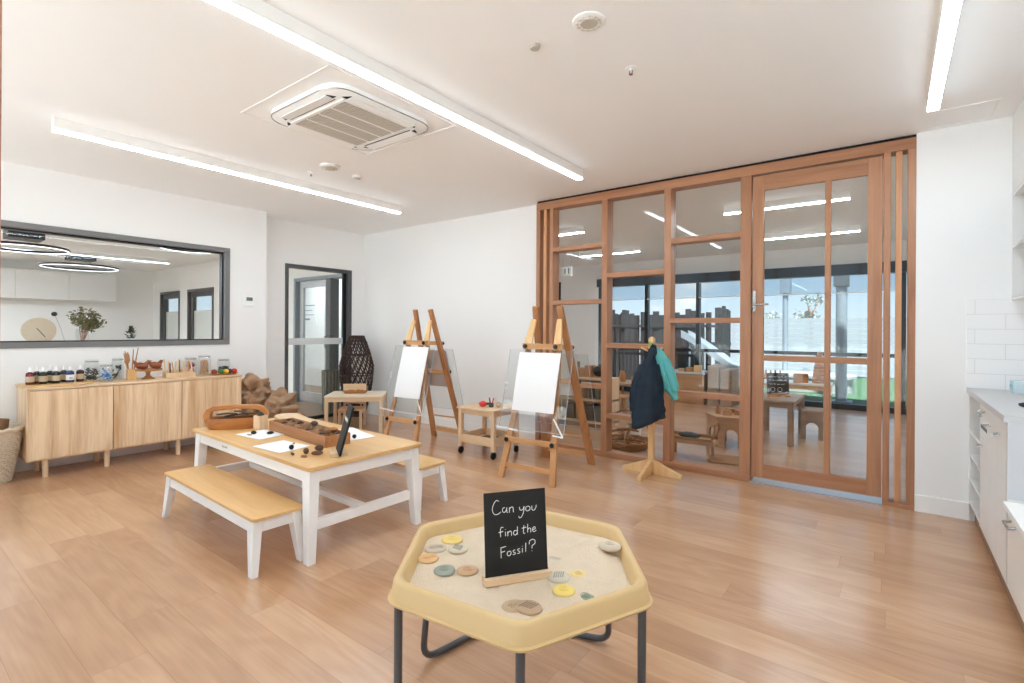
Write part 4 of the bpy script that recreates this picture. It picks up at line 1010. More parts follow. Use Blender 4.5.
for i, (c, d) in enumerate((((40, 40, 44), 'black marker standing in the green trolley pot'), ((214, 60, 90), 'pink marker standing in the green trolley pot'))):
    o = MB().tube([(0, 0, 0), ((-.02, .02)[i], .005, .085)], .007, 8).build('marker', plain('marker_body', srgb(*c), .4), smooth=True); o.location = (-3.255 + (-.007, .007)[i], 3.965, .494); tag(o, d, 'marker')
o = MB().ball((0, 0, 0), .032, .026, .026).build('sponge', plain('sponge_tan', srgb(206, 176, 140), .9, bump=.4, scale=80), smooth=True); o.location = (-3.185, 4.0, .485 + .026); tag(o, 'tan sponge on the trolley top beside the marker pot', 'sponge')

# ------------------------------------------------------------------ small corner table with chair
ang = math.radians(43.5)
t = thing('corner_table', 'small square legged birch table set diagonally by the wicker lamp', 'table', (-5.40, 3.905, 0), ang)
hx, hy, zt = .345, .255, .457
bx(-hx, hx, -hy, hy, zt - .02, zt).build('tabletop', plain('birch_top', srgb(240, 224, 200), .4, var=.03), t, bevel=.003)
for sx in (-1, 1):
    for sy in (-1, 1):
        x, y = sx * (hx - .022), sy * (hy - .022)
        bx(x - .02, x + .02, y - .02, y + .02, 0, zt - .02).build('leg', M['birch_z'], t, bevel=.003)
f = MB()
for sy in (-1, 1): f.box(-hx + .04, hx - .04, sy * (hy - .02) - .008, sy * (hy - .02) + .008, zt - .075, zt - .02)
for sx in (-1, 1): f.box(sx * (hx - .02) - .008, sx * (hx - .02) + .008, -hy + .04, hy - .04, zt - .075, zt - .02)
f.build('apron', M['birch'], t, bevel=.002)
wp = Matrix.Translation((-5.40, 3.905, 0)) @ Matrix.Rotation(ang, 4, 'Z')
c = wp @ Vector((-.09, .13, 0))
t = thing('kids_chair', 'small birch chair tucked behind the diagonal corner table', 'chair', (c.x, c.y, 0), ang + PI)
bx(-.15, .15, -.14, .14, .235, .255).build('seat', M['birch'], t, bevel=.004)
for sx in (-1, 1):
    bx(sx * .13 - .016, sx * .13 + .016, .11, .14, 0, .235).build('front_leg', M['birch_z'], t, bevel=.003)
    MB().hexa([(sx * .13 - .016, -.17, 0), (sx * .13 + .016, -.17, 0), (sx * .13 + .016, -.14, 0), (sx * .13 - .016, -.14, 0)], [(sx * .13 - .016, -.19, .53), (sx * .13 + .016, -.19, .53), (sx * .13 + .016, -.165, .53), (sx * .13 - .016, -.165, .53)]).build('rear_leg', M['birch_z'], t, bevel=.003)
    bx(sx * .13 - .01, sx * .13 + .01, -.15, .12, .19, .235).build('side_rail', M['birch'], t)
bx(-.15, .15, -.185, -.168, .43, .545).build('backrest', M['birch'], t, bevel=.004)
bx(-.115, .115, -.172, -.158, .28, .33).build('lower_back_rail', M['birch'], t, bevel=.002)
c = wp @ Vector((-.03, .02, .457))
t = thing('wooden_tray', 'shallow carved wooden tray on the diagonal corner table', 'tray', tuple(c), ang)
MB().loft([[(x * .85, y * .8, 0) for x, y in rrect(.15, .07, .05)], [(x, y, .028) for x, y in rrect(.15, .07, .05)], [(x * .94, y * .9, .028) for x, y in rrect(.15, .07, .05)], [(x * .8, y * .72, .008) for x, y in rrect(.15, .07, .05)]]).build('tray', M['boxwood'], t, smooth=True, angle=50)
for i, (x, y, d) in enumerate(((-.05, .0, 'brown wooden peg doll lying at the lamp side of the shallow tray'), (.05, .01, 'brown wooden peg doll lying at the easel side of the shallow tray'))):
    o = MB().lathe([(.016, 0), (.018, .03), (.012, .05), (.017, .065), (.008, .08)], 12).build('peg_doll', M['carved'], smooth=True)
    o.matrix_world = Matrix.Translation(wp @ Vector((-.03 + x - .035, .02 + y, .457 + .028))) @ Matrix.Rotation(ang, 4, 'Z') @ Matrix.Rotation(PI / 2, 4, 'Y'); tag(o, d, 'peg doll', 'peg dolls in the shallow tray')

# ------------------------------------------------------------------ woven floor lamp
t = thing('wicker_lamp', 'tall dark lattice wicker floor lamp in the room corner', 'lamp', (-6.08, 4.38, 0))
prof = [(0.05, .115), (.2, .155), (.4, .2), (.62, .228), (.75, .23), (.9, .195), (1.05, .145), (1.17, .098)]
def lr(z):
    for (a, ra), (b, rb) in zip(prof, prof[1:]):
        if z <= b:
            u = (z - a) / (b - a); u = max(0, u); return ra + (rb - ra) * (u * u * (3 - 2 * u) * .5 + u * .5)
    return prof[-1][1]
k = MB(); n = 18
for d in (-1, 1):
    for i in range(n):
        pts = []
        for j in range(25):
            z = .05 + 1.12 * j / 24; a = 2 * PI * i / n + d * 2.1 * j / 24
            r_ = lr(z) + .005 * d * math.sin(j * PI / 1.2); pts.append((r_ * math.cos(a), r_ * math.sin(a), z))
        k.tube(pts, .008, 6)
k.build('lattice', M['wickerdark'], t, smooth=True)
k = MB()
for z, r_ in ((.05, .014), (.62, .009), (.35, .008), (.9, .009), (1.165, .014)):
    R_ = lr(z); k.tube([(R_ * math.cos(2 * PI * i / 36), R_ * math.sin(2 * PI * i / 36), z) for i in range(36)], r_, 7, closed=True)
k.build('hoop', M['wickerdark'], t, smooth=True)
for i in range(3):
    a = i * 2 * PI / 3 + .5; MB().tube([(.10 * math.cos(a), .10 * math.sin(a), 0), (.12 * math.cos(a), .12 * math.sin(a), .07)], .014, 8).build('foot', M['wickerdark'], t, smooth=True)
sh = MB().lathe([(.055, 0), (.055, .24)], 20).build('lamp_holder', M['wickerdark'], t, smooth=True); sh.location = (0, 0, .06)
bl = MB().ball((0, 0, .36), .04, .04, .055).build('bulb', M['whiteplastic'], t, smooth=True)
t = thing('reflection_tub', 'dark slatted stand-in for the wicker lamp reflection in the glass door', 'tub', (-6.83, 4.46, 0))  # tub put in to stand for the lamp reflected in the door glass
k = MB(); k.lathe([(.115, 0), (.13, .64), (.115, .64), (.105, .02)], 24); k.build('body', plain('reflection_dark', srgb(92, 86, 76), .6, var=.3, vscale=12), t, smooth=True)
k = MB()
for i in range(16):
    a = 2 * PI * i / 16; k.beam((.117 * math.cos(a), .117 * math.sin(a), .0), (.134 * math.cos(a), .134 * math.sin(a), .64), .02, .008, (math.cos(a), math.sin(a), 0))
k.build('slat', plain('reflection_slat', srgb(120, 116, 104), .6), t)

# ------------------------------------------------------------------ coat stand with two jackets
CX, CY = -1.705, 4.33
t = thing('coat_stand', 'pale pine coat stand on a four footed cross base', 'coat stand', (CX, CY, 0))
bx(-.024, .024, -.024, .024, .02, 1.17).build('post', M['pine_pale'], t, bevel=.006)
MB().lathe([(.026, 1.165), (.03, 1.175), (.03, 1.2), (.022, 1.215), (.008, 1.222)], 18).build('cap', M['pine_pale'], t, smooth=True)
for i in range(4):
    a = i * PI / 2; d = Vector((math.cos(a), math.sin(a), 0)); s = Vector((-math.sin(a), math.cos(a), 0)) * .03
    L2 = .272
    MB().slab([(.024, 0.0), (.024, .125), (.05, .115), (L2, .03), (L2, 0)], -s * .5, d, (0, 0, 1), s).build('foot', M['pine_pale'], t, bevel=.003)
    e = d * .02; a2 = a + .6
    d2 = Vector((math.cos(a2), math.sin(a2), 0))
    MB().tube([d2 * .015 + Vector((0, 0, 1.085)), d2 * .095 + Vector((0, 0, 1.125))], .0085, 8).build('peg', M['pine_pale'], t, smooth=True)
MB().ball((.0, -.034, 1.15), .022, .012, .022).build('green_tag', M['lime'], t, smooth=True)

def jacket(name, label, loc, rz, m, spec, sleeves, quilt, seed, trim=None):
    """a coat hanging by its collar: rings of changing half width, half depth and side shift"""
    t = thing(name, label, 'jacket', loc, rz)
    n = 40; rings = []; N = 44
    def interp(z):
        for a, b in zip(spec, spec[1:]):
            if b[0] <= z <= a[0]:
                u = (a[0] - z) / (a[0] - b[0]); return [a[i] + (b[i] - a[i]) * u for i in range(1, 5)]
        return list(spec[-1][1:])
    z0, z1 = spec[0][0], spec[-1][0]
    for j in range(N + 1):
        z = z0 + (z1 - z0) * j / N; w, d, ox, oy = interp(z); r = []
        for k in range(n):
            a = 2 * PI * k / n
            fold = 1 + .12 * math.sin(5 * a + seed + 2.0 * z) * (j / N) + .06 * math.sin(11 * a - 5 * z + seed) * (j / N)
            puff = 1 + quilt * abs(math.sin(z * 36))
            slope = .05 * math.cos(a) * (j / N) ** 3 * (1 if seed == 1 else -1)
            r.append((ox + w * fold * puff * math.cos(a), oy + d * fold * puff * math.sin(a), z + slope))
        rings.append(r)
    MB().loft(rings).build('body', m, t, smooth=True, angle=80)
    for pts, rad in sleeves:
        P = [Vector(p) for p in pts]; k = []; rr = []
        for i in range(len(P) - 1):
            for q in range(6):
                u = q / 6; k.append(P[i].lerp(P[i + 1], u)); rr.append((rad[i] + (rad[i + 1] - rad[i]) * u) * (1 + quilt * 1.3 * abs(math.sin((i * 6 + q) * 1.05))))
        k.append(P[-1]); rr.append(rad[-1])
        MB().tube(k, rr, 14).build('sleeve', m, t, smooth=True, angle=80)
    if trim: trim(t)
    return t
navy = [(1.15, .02, .016, .01, 0), (1.11, .034, .03, .0, -.01), (1.07, .042, .036, -.01, -.015), (1.05, .036, .032, -.015, -.015), (1.0, .056, .045, -.028, -.02), (.92, .08, .056, -.042, -.03), (.80, .104, .07, -.05, -.03), (.66, .122, .076, -.05, -.03), (.55, .132, .078, -.045, -.03), (.495, .13, .076, -.042, -.03), (.47, .128, .07, -.042, -.03), (.462, .10, .05, -.042, -.03)]
def ntrim(t):
    MB().tube([(-.01, -.05, 1.06), (-.035, -.078, .9), (-.04, -.112, .75), (-.03, -.118, .55)], .005, 6).build('zip', M['black'], t)
    MB().tube([(0, -.02, 1.09), (0, -.03, 1.14), (0, 0, 1.16)], .006, 6).build('hanging_loop', M['navy'], t)
jacket('navy_jacket', 'navy blue padded jacket hanging from the coat stand', (CX + .04, CY - .085, 0), math.radians(28), M['navy'], navy,
       [([(-.075, -.02, .97), (-.125, -.03, .84), (-.155, -.035, .70), (-.16, -.04, .575)], [.04, .047, .043, .034]), ([(.02, .02, .98), (.055, .035, .8), (.062, .035, .62)], [.042, .046, .036])], .07, 1, ntrim)
teal = [(1.125, .03, .025, -.02, 0), (1.09, .055, .036, -.01, 0), (1.03, .072, .045, .015, 0), (.96, .08, .05, .035, 0), (.88, .076, .05, .06, 0), (.79, .066, .048, .085, 0), (.735, .064, .046, .10, 0), (.715, .06, .042, .105, 0), (.708, .03, .03, .105, 0)]
def ttrim(t):
    MB().tube([(.0, -.03, 1.06), (.03, -.046, .96), (.055, -.052, .85), (.085, -.044, .74)], .004, 6).build('zip', plain('teal_dark', srgb(58, 140, 140), .5), t)
jacket('teal_jacket', 'bright teal jacket hanging beside the navy one on the stand', (CX + .065, CY - .02, 0), math.radians(38), M['teal'], teal, [([(.05, -.03, 1.03), (.095, -.045, .90), (.14, -.04, .76)], [.034, .042, .036])], .06, 2, ttrim)
# ------------------------------------------------------------------ hexagonal sand tray table
HX, HY = -.982, 1.35
OFF = math.radians(6.5)
def hexring(R, rad, z, n=7):
    pts = []
    for k in range(6):
        a = OFF + k * PI / 3; v = Vector((R * math.cos(a), R * math.sin(a)))
        vin = v * ((R - rad / math.cos(PI / 6)) / R)
        for i in range(n + 1):
            b = a - PI / 6 + (PI / 3) * i / n; pts.append((vin.x + rad * math.cos(b), vin.y + rad * math.sin(b), z))
    return pts
t = thing('sand_table', 'hexagonal tan plastic sand tray on grey tube legs', 'table', (HX, HY, 0))
MB().loft([hexring(.40, .07, .482), hexring(.447, .07, .484), hexring(.45, .07, .491), hexring(.441, .07, .494), hexring(.433, .07, .538), hexring(.428, .07, .546), hexring(.42, .07, .550), hexring(.408, .07, .546), hexring(.401, .07, .537), hexring(.387, .07, .497), hexring(.36, .07, .49)]).build('tray', M['tray'], t, smooth=True, angle=50)
hc = lambda r, k, z: (r * math.cos(OFF + k * PI / 3), r * math.sin(OFF + k * PI / 3), z)
for k in (4, 5, 0):
    l = MB().tube([hc(.41, k, .012), hc(.41, k, .48)], .0125, 14).build('leg', M['steel'], t, smooth=True)
    MB().lathe([(.017, 0), (.017, .02), (.0125, .03)], 16, hc(.41, k, 0)).build('rubber_foot', M['black'], l, smooth=True)
D0, D1 = Vector(hc(.375, 1, .47)), Vector((.072, .52, .015)); F0, F1 = Vector(hc(.375, 3, .47)), Vector((-.44, -.02, .015)); E1 = Vector((-.36, .40, .015))
def bend(p, c, q, n=6): return [p.lerp(c, i / n).lerp(c.lerp(q, i / n), i / n) for i in range(n + 1)]
un = lambda a, b: (b - a).normalized() * .07
pts = [D0] + bend(D1 + un(D1, D0), D1, D1 + un(D1, E1)) + bend(E1 + un(E1, D1), E1, E1 + un(E1, F1)) + bend(F1 + un(F1, E1), F1, F1 + un(F1, F0)) + [F0]
MB().tube(pts, .0125, 12).build('leg_frame', M['steel'], t, smooth=True)
fr = MB(); fr.tube([hc(.36, k, .471) for k in range(6)], .011, 10, closed=True).build('under_frame', M['steel'], t, smooth=True)
SZ = .505
def sand(u, v):
    return None
sm = MB(); rnd = random.Random(4); rings = []
bumps = [(rnd.uniform(-.3, .3), rnd.uniform(-.3, .3), rnd.uniform(.03, .09), rnd.uniform(-.006, .008)) for _ in range(26)] + [(.17, .24, .07, .03), (.12, .26, .05, .015), (.22, .2, .05, .018)]
def sz(x, y): return SZ - HZ0 + sum(h * math.exp(-((x - a) ** 2 + (y - b) ** 2) / (w * w)) for a, b, w, h in bumps)
HZ0 = 0
for i in range(1, 22):
    f = i / 21; rings.append([(x, y, sz(x, y) - (.004 if i == 21 else 0)) for x, y, z in hexring(.396 * f, .07 * f, 0)])
n = len(rings[0]); base = hexring(.386, .07, .4985)
vs = [p for r in rings for p in r]; sm.loft([base] + rings[::-1])
o = sm.build('sand', M['sand'], smooth=True, angle=60); o.location = (HX, HY, 0); tag(o, 'pale sand filling the hexagonal tan tray', 'sand', kind='stuff')

def fossil(label, x, y, rx, ry, h, c, rot=0, pat='spiral', tilt=(0, 0), dark=(120, 104, 90), sink=0.0):
    z = sz(x - HX, y - HY)
    rx, ry = rx * 1.13, ry * 1.13
    t = thing('fossil_stone', label, 'stone', (x, y, z - .004 - sink), rot, 'fossil stones in the sand')
    t.rotation_euler = (tilt[0], tilt[1], rot)
    MB().lathe([(.55, -1), (.85, -.75), (.99, -.2), (1, .1), (.93, .6), (.75, .9), (.35, 1.0), (.05, 1.02)], 30).build('stone', plain('stone', srgb(*c), .7, bump=.15, scale=80, var=.06, vscale=30), t, smooth=True, angle=70)
    o = t.children[0]; o.scale = (rx, ry, h / 2); o.location = (0, 0, h / 2)
    k = MB(); zf = lambda a, b: h / 2 + h / 2 * (1.0 - .32 * ((a / rx) ** 2 + (b / ry) ** 2) ** 2)
    if pat == 'spiral':
        P = []
        for i in range(46):
            a = i * .42; q = .05 + .42 * i / 46; P.append((q * rx * math.cos(a), q * ry * math.sin(a), zf(q * rx * math.cos(a), q * ry * math.sin(a))))
        k.tube(P, .0011, 5)
    elif pat == 'leaf':
        k.tube([(-rx * .6, 0, zf(rx * .6, 0)), (0, 0, zf(0, 0)), (rx * .6, 0, zf(rx * .6, 0))], .0013, 5)
        for i in range(-3, 4):
            xx = i * rx * .16
            for s in (-1, 1): k.tube([(xx, 0, zf(xx, 0)), (xx + rx * .16, s * ry * .4, zf(xx + rx * .16, ry * .4))], .0011, 5)
    elif pat == 'ribs':
        for i in range(-2, 3): k.tube([(i * rx * .2 - .006, -ry * .45, zf(i * rx * .2, ry * .45)), (i * rx * .2, 0, zf(i * rx * .2, 0)), (i * rx * .2 + .006, ry * .45, zf(i * rx * .2, ry * .45))], .002, 5)
    k.build('relief', plain('relief', srgb(*[int(.55 * a + .45 * b) for a, b in zip(c, dark)]), .8), t, smooth=True)
fossil('yellow fossil stone lying near the far rim behind the chalkboard edge', -1.272, 1.33, .034, .034, .014, (228, 200, 122), .3, 'spiral', dark=(220, 186, 90))
fossil('grey brown fossil stone half covered by sand near the far rim', -1.268, 1.243, .034, .03, .014, (196, 180, 160), .9, 'leaf', dark=(140, 122, 104), sink=.004)
fossil('pale grey fossil stone with dark ribs beside the yellow one', -1.203, 1.287, .031, .03, .015, (206, 194, 172), 2.0, 'ribs', dark=(110, 98, 84))
fossil('orange fossil stone nearest the rim corner', -1.235, 1.178, .031, .031, .014, (214, 174, 124), 1.3, 'leaf', dark=(206, 150, 88))
fossil('grey green fossil stone in the open sand', -1.14, 1.158, .031, .031, .016, (150, 154, 142), 0, 'spiral', dark=(128, 136, 122))
fossil('peach fossil stone right against the chalkboard stand', -1.085, 1.207, .031, .031, .012, (206, 168, 132), .4, 'spiral', dark=(196, 148, 104))
fossil('grey white fossil stone with dark band at the chalkboard stand end', -.822, 1.337, .031, .031, .02, (204, 196, 178), .8, 'ribs', dark=(120, 112, 100), sink=.004)
fossil('bright yellow fossil stone lying in front of the banded one', -.768, 1.278, .030, .030, .014, (232, 206, 116), .2, 'spiral', dark=(226, 192, 84))
fossil('brown fossil stone with leaf print near the closest tray corner', -.797, 1.14, .034, .03, .016, (182, 154, 126), .2, 'ribs', dark=(112, 90, 72))
fossil('second brown fossil stone under the leaf print one', -.835, 1.128, .034, .03, .012, (188, 162, 132), .9, 'leaf', dark=(130, 108, 88), sink=.002)
fossil('green fossil stone mostly buried near the kitchen side rim', -.707, 1.298, .03, .03, .014, (140, 150, 128), 0, 'spiral', dark=(110, 122, 100), sink=.0085)
fossil('small yellow fossil stone half buried behind the banded one', -.785, 1.395, .026, .022, .012, (226, 200, 132), .6, 'spiral', dark=(204, 176, 110), sink=.005)
fossil('pale fossil stone half buried behind the chalkboard', -.905, 1.44, .03, .026, .012, (212, 198, 176), .2, 'leaf', dark=(180, 164, 142), sink=.005)
fossil('pale rounded fossil stone on the sand mound', -.765, 1.575, .034, .03, .022, (206, 192, 170), .2, 'spiral', dark=(170, 154, 132), sink=.006)
for i, (x, y, d) in enumerate(((-.727, 1.50, 'tiny dark pebble in the sand below the mound'), (-.715, 1.60, 'tiny dark pebble in the sand against the rim by the mound'))):
    o = MB().ball((0, 0, 0), .006, .005, .004, 10, 6).build('pebble', plain('pebble_dark', srgb(96, 84, 72), .8), smooth=True); o.location = (x, y, sz(x - HX, y - HY) + .003); tag(o, d, 'pebble')

# chalkboard with the hand-written question
bl, br = Vector((-.979, 1.173)), Vector((-.864, 1.337))
mid = (bl + br) / 2; bw = (br - bl).length; ba = math.atan2(br.y - bl.y, br.x - bl.x)
zb = .505
t = thing('chalkboard', 'black chalkboard with white handwriting standing in the sand tray', 'chalkboard', (mid.x, mid.y, zb), ba)
f = MB(); hw = bw / 2 + .008
f.box(-hw, hw, -.022, -.0045, 0, .021).box(-hw, hw, .0045, .022, 0, .021).box(-hw, hw, -.0045, .0045, 0, .008)
f.build('stand', M['birch'], t, bevel=.002)
BH = .258; BW = .1015
bd = MB().box(-BW, BW, -.003, .003, 0, BH).build('board', M['chalkboard'], t, bevel=.001)
bd.matrix_local = Matrix.Translation((0, 0, .009)) @ Matrix.Rotation(-.12, 4, 'X')
# strokes drawn in a 190 x 270 space measured over the board face (origin at its top corner, y down)
S = {
 'C': [[(44, 30), (38, 26), (31, 33), (25, 48), (25, 62), (31, 72), (41, 72), (50, 66)]],
 'a': [[(62, 52), (56, 55), (55, 64), (60, 69), (66, 62), (68, 53)], [(68, 53), (68, 68), (71, 70)]],
 'n': [[(76, 54), (76, 71)], [(76, 60), (81, 54), (87, 55), (88, 71)]],
 'y': [[(107, 56), (109, 66), (117, 66), (121, 56)], [(122, 55), (119, 76), (112, 90), (106, 92), (104, 86)]],
 'o': [[(133, 56), (127, 60), (127, 69), (134, 72), (140, 66), (138, 58), (133, 56)]],
 'u': [[(146, 56), (146, 68), (152, 72), (158, 64), (160, 55)]],
 'f': [[(56, 118), (50, 117), (47, 126), (47, 148)], [(41, 133), (55, 131)]],
 'i': [[(62, 133), (62, 147)], [(62, 125), (62.5, 126)]],
 'n2': [[(69, 133), (69, 148)], [(69, 138), (75, 133), (80, 135), (80, 148)]],
 'd': [[(97, 134), (90, 133), (86, 141), (91, 148), (97, 143)], [(99, 120), (98, 147)]],
 't': [[(119, 119), (117, 143), (122, 146)], [(112, 128), (126, 126)]],
 'h': [[(131, 116), (130, 144)], [(130, 136), (136, 130), (140, 134), (140, 145)]],
 'e': [[(146, 137), (154, 134), (153, 128), (147, 131), (146, 140), (151, 144), (157, 140)]],
 'F': [[(47, 184), (47, 217)], [(46, 184), (62, 181)], [(47, 199), (59, 196)]],
 'o2': [[(71, 198), (66, 202), (66, 210), (72, 213), (77, 207), (76, 200), (71, 198)]],
 's': [[(90, 196), (84, 198), (85, 203), (90, 206), (88, 211), (82, 210)]],
 's2': [[(104, 194), (98, 196), (99, 201), (104, 204), (102, 209), (96, 209)]],
 'i2': [[(112, 194), (112, 208)], [(112, 187), (112.5, 188)]],
 'l': [[(123, 178), (122, 207)]],
 'q': [[(134, 184), (135, 174), (144, 169), (152, 174), (151, 184), (143, 190), (142, 199)], [(141.5, 206), (142, 207)]],
}
def cat(P, n=5):
    P = [Vector((p[0], p[1])) for p in P]
    if len(P) < 3: return P
    Q = [P[0] * 2 - P[1]] + P + [P[-1] * 2 - P[-2]]; out = []
    for i in range(1, len(Q) - 2):
        for j in range(n):
            u = j / n; a, b, c, d = Q[i - 1:i + 3]
            out.append(.5 * ((2 * b) + (c - a) * u + (2 * a - 5 * b + 4 * c - d) * u * u + (3 * b - a - 3 * c + d) * u ** 3))
    return out + [P[-1]]
for ln in (('C', 'a', 'n', 'y', 'o', 'u'), ('f', 'i', 'n2', 'd', 't', 'h', 'e'), ('F', 'o2', 's', 's2', 'i2', 'l', 'q')):
    k = MB()
    for ch in ln:
        for st_ in S[ch]:
            k.tube([(-BW + p.x / 190 * 2 * BW, -.0034, BH - p.y / 285 * BH) for p in cat(st_)], .00105, 6)
    k.build('chalk_writing', M['chalk'], bd)

# ------------------------------------------------------------------ kitchen units
KX = .424
t = thing('kitchen_bench', 'white kitchen base units with pale grey benchtop', 'cabinet', (0, 0, 0))
ye, ym, yn = 4.6, 3.19, -1.6
bx(.455, 1.055, ym, ye, 0, .125).build('kickboard', plain('kick_brown', srgb(150, 116, 88), .5), t)
k = MB()
k.box(KX + .02, 1.055, ym + .018, 4.06, .125, .868)                       # closed units
k.box(KX, 1.055, 4.06, 4.078, .125, .868).box(KX, 1.055, ye - .03, ye, .125, .868).box(.9, .915, 4.078, ye - .03, .125, .868)
for z in (.125, .28, .44, .60): k.box(KX + .004, .9, 4.078, ye - .03, z, z + .018)
k.box(KX, 1.055, ym, ym + .018, .125, .868)
k.build('carcass', M['cabinet'], t)
bx(.41, 1.06, ym - .004, ye + .004, .868, .9).build('benchtop', M['counter'], t, bevel=.002)
bx(KX + .002, 1.055, ym - .003, ym, .52, .868).build('end_panel', M['panelgrey'], t)  # grey sheet puts the shade on this white end face into colour
for i, (a, b) in enumerate(((3.78, 4.056), (3.49, 3.776), (3.196, 3.486))):
    d_ = bx(KX, KX + .018, a, b, .127, .66 if i == 0 else .864).build('door', M['cabinet'], t, bevel=.0015)
    MB().tube([(KX, b - .05, .78 if i else .62), (KX - .022, b - .05, .775 if i else .615), (KX - .022, b - .1, .775 if i else .615), (KX, b - .1, .78 if i else .62)], .005, 8).build('handle', M['chrome'], d_, smooth=True)
d_ = bx(KX, KX + .018, 3.78, 4.056, .664, .864).build('drawer', M['cabinet'], t, bevel=.0015)
bx(KX - .0015, KX + .001, 3.80, 4.03, .72, .74).build('drawer_slot', M['dgrey'], d_)
for j, y in enumerate((3.87, 3.97)):
    MB().tube([(KX, y, .83), (KX - .02, y, .82), (KX - .02, y, .80)], .006, 8).build('hook', M['chrome'], d_, smooth=True)
o = MB().prism(rrect(.12, .03, .004, 3), 0, .09).build('picture_book', plain('book_blue', srgb(70, 96, 122), .6)); o.location = (.62, 4.24, .458); tag(o, 'blue picture book lying in the open kitchen shelf', 'book')
t = thing('low_bench', 'low white bench unit joined to the kitchen units', 'bench', (0, 0, 0))
bx(.455, 1.055, yn, ym - .006, 0, .125).build('kickboard', plain('kick_brown2', srgb(150, 116, 88), .5), t)
bx(KX + .02, 1.055, yn, ym - .006, .125, .485).build('carcass', M['cabinet'], t)
bx(.41, 1.06, yn, ym - .006, .485, .51).build('benchtop', M['white'], t, bevel=.002)
for i in range(6):
    b = ym - .01 - i * .6; a = max(b - .595, yn)
    d_ = bx(KX, KX + .018, a, b, .127, .48).build('door', M['cabinet'], t, bevel=.0015)
    MB().tube([(KX, b - .1, .45), (KX - .025, b - .1, .445), (KX - .025, b - .2, .445), (KX, b - .2, .45)], .006, 8).build('handle', M['chrome'], d_, smooth=True)
t = thing('sink_basin', 'dark oval basin set into the grey benchtop', 'basin', (.66, 3.66, .9))
el = lambda r, z: [(r * .13 * math.cos(2 * PI * k / 36), r * .17 * math.sin(2 * PI * k / 36), z) for k in range(36)]
MB().loft([el(1.0, 0), el(1.02, .006), el(.96, .008), el(.9, .004), el(.5, .002)]).build('basin', M['blackmatte'], t, smooth=True)
t = thing('tissue_box', 'pale blue patterned tissue box on the grey benchtop', 'box', (.72, 4.42, .9))
bx(-.115, .115, -.06, .06, 0, .075).build('box', plain('tissue_blue', srgb(206, 224, 230), .6, var=.06, vscale=40), t, bevel=.003)
k = MB()
for i in range(7): k.tube([(-.115 - .0008, -.05 + .016 * i, .02 + .02 * (i % 2)), (-.1158, -.044 + .016 * i, .05)], .002, 5)
k.build('pattern', plain('tissue_pattern', srgb(150, 190, 206), .7), t)
MB().grid(lambda u, v: ((u - .5) * .08, (v - .5) * .05 * math.sin(3 * u + 1), .074 + .03 * math.sin(PI * u) * math.sin(PI * v)), 8, 8).build('tissue', M['paper'], t, smooth=True, thick=.001)

t = thing('wall_shelf_unit', 'white overhead kitchen unit with open shelves below closed doors', 'cabinet', (0, 0, 0))
X0 = .628
k = MB()
k.box(X0, 1.058, 4.585, 4.6, 1.49, 2.2).box(1.04, 1.058, 1.2, 4.585, 1.49, 2.2)
for z in (1.49, 1.83, 2.17): k.box(X0, 1.04, 1.2, 4.585, z, z + .018)
for y in (4.12, 3.6, 3.08, 2.5, 1.9, 1.2): k.box(X0, 1.04, y, y + .018, 1.508, 2.17)
k.build('open_shelves', M['cabinet'], t, bevel=.001)
bx(X0 + .02, 1.058, 1.2, 4.6, 2.19, 2.699).build('carcass', M['cabinet'], t)
for i in range(6):
    b = 4.598 - i * .566; bx(X0, X0 + .018, b - .562, b, 2.192, 2.697).build('door', M['cabinet'], t, bevel=.0015)
# ------------------------------------------------------------------ playroom furniture
def arch_poly(x0, x1, z1, a0, a1, ah, n=10):
    """a board outline with an arch cut from its lower edge"""
    c, r = (a0 + a1) / 2, (a1 - a0) / 2
    return [(x0, 0), (x0, z1), (x1, z1), (x1, 0), (a1, 0)] + [(c + r * math.cos(PI * i / n), ah - r + r * math.sin(PI * i / n)) for i in range(n + 1)] + [(a0, 0)]
t = thing('hexagonal_table', 'low hexagonal ply table with arched openings behind the partition glass', 'table', (-1.43, 6.02, 0), .2)
Rh = .27
MB().prism([(Rh * 1.06 * math.cos(k * PI / 3), Rh * 1.06 * math.sin(k * PI / 3)) for k in range(6)], .315, .337).build('tabletop', M['ply'], t, bevel=.003)
for k_ in range(6):
    a, b = k_ * PI / 3, (k_ + 1) * PI / 3
    p, q = Vector((Rh * math.cos(a), Rh * math.sin(a), 0)), Vector((Rh * math.cos(b), Rh * math.sin(b), 0)); d = (q - p).normalized(); l = (q - p).length; nn = Vector((-d.y, d.x, 0)) * .016
    MB().slab(arch_poly(.004, l - .004, .315, .07, l - .07, .2), p, d, (0, 0, 1), nn).build('side_panel', M['ply'], t)
for i, (x, y, kind, c, d) in enumerate(((-.14, -.04, 'p', 'boxwood', 'wooden figure at the cabinet side of the hexagonal table'), (-.03, -.10, 'b', 'ply', 'brown wooden block on the hexagonal table closest to the partition'), (.06, .02, 'b', 'boxwood', 'wooden block at the centre of the hexagonal table'),
                                        (.13, -.05, 'p', 'carved', 'wooden figure at the door side of the hexagonal table'), (-.05, .09, 'b', 'carved', 'wooden block at the far side of the hexagonal table'), (.12, .09, 'p', 'ply', 'pale wooden figure at the back of the hexagonal table'))):
    if kind == 'p': o = MB().lathe([(.028, 0), (.03, .04), (.016, .07), (.022, .09), (.008, .115)], 14).build('wooden_figure', M[c], smooth=True)
    else: o = MB().prism(rrect(.045, .03, .008, 3), 0, .055).build('wooden_block', M[c], bevel=.004)
    o.location = (-1.43 + x, 6.02 + y, .337); o.rotation_euler = (0, 0, i * .7); tag(o, d, 'toy', 'wooden toys on the hexagonal table')

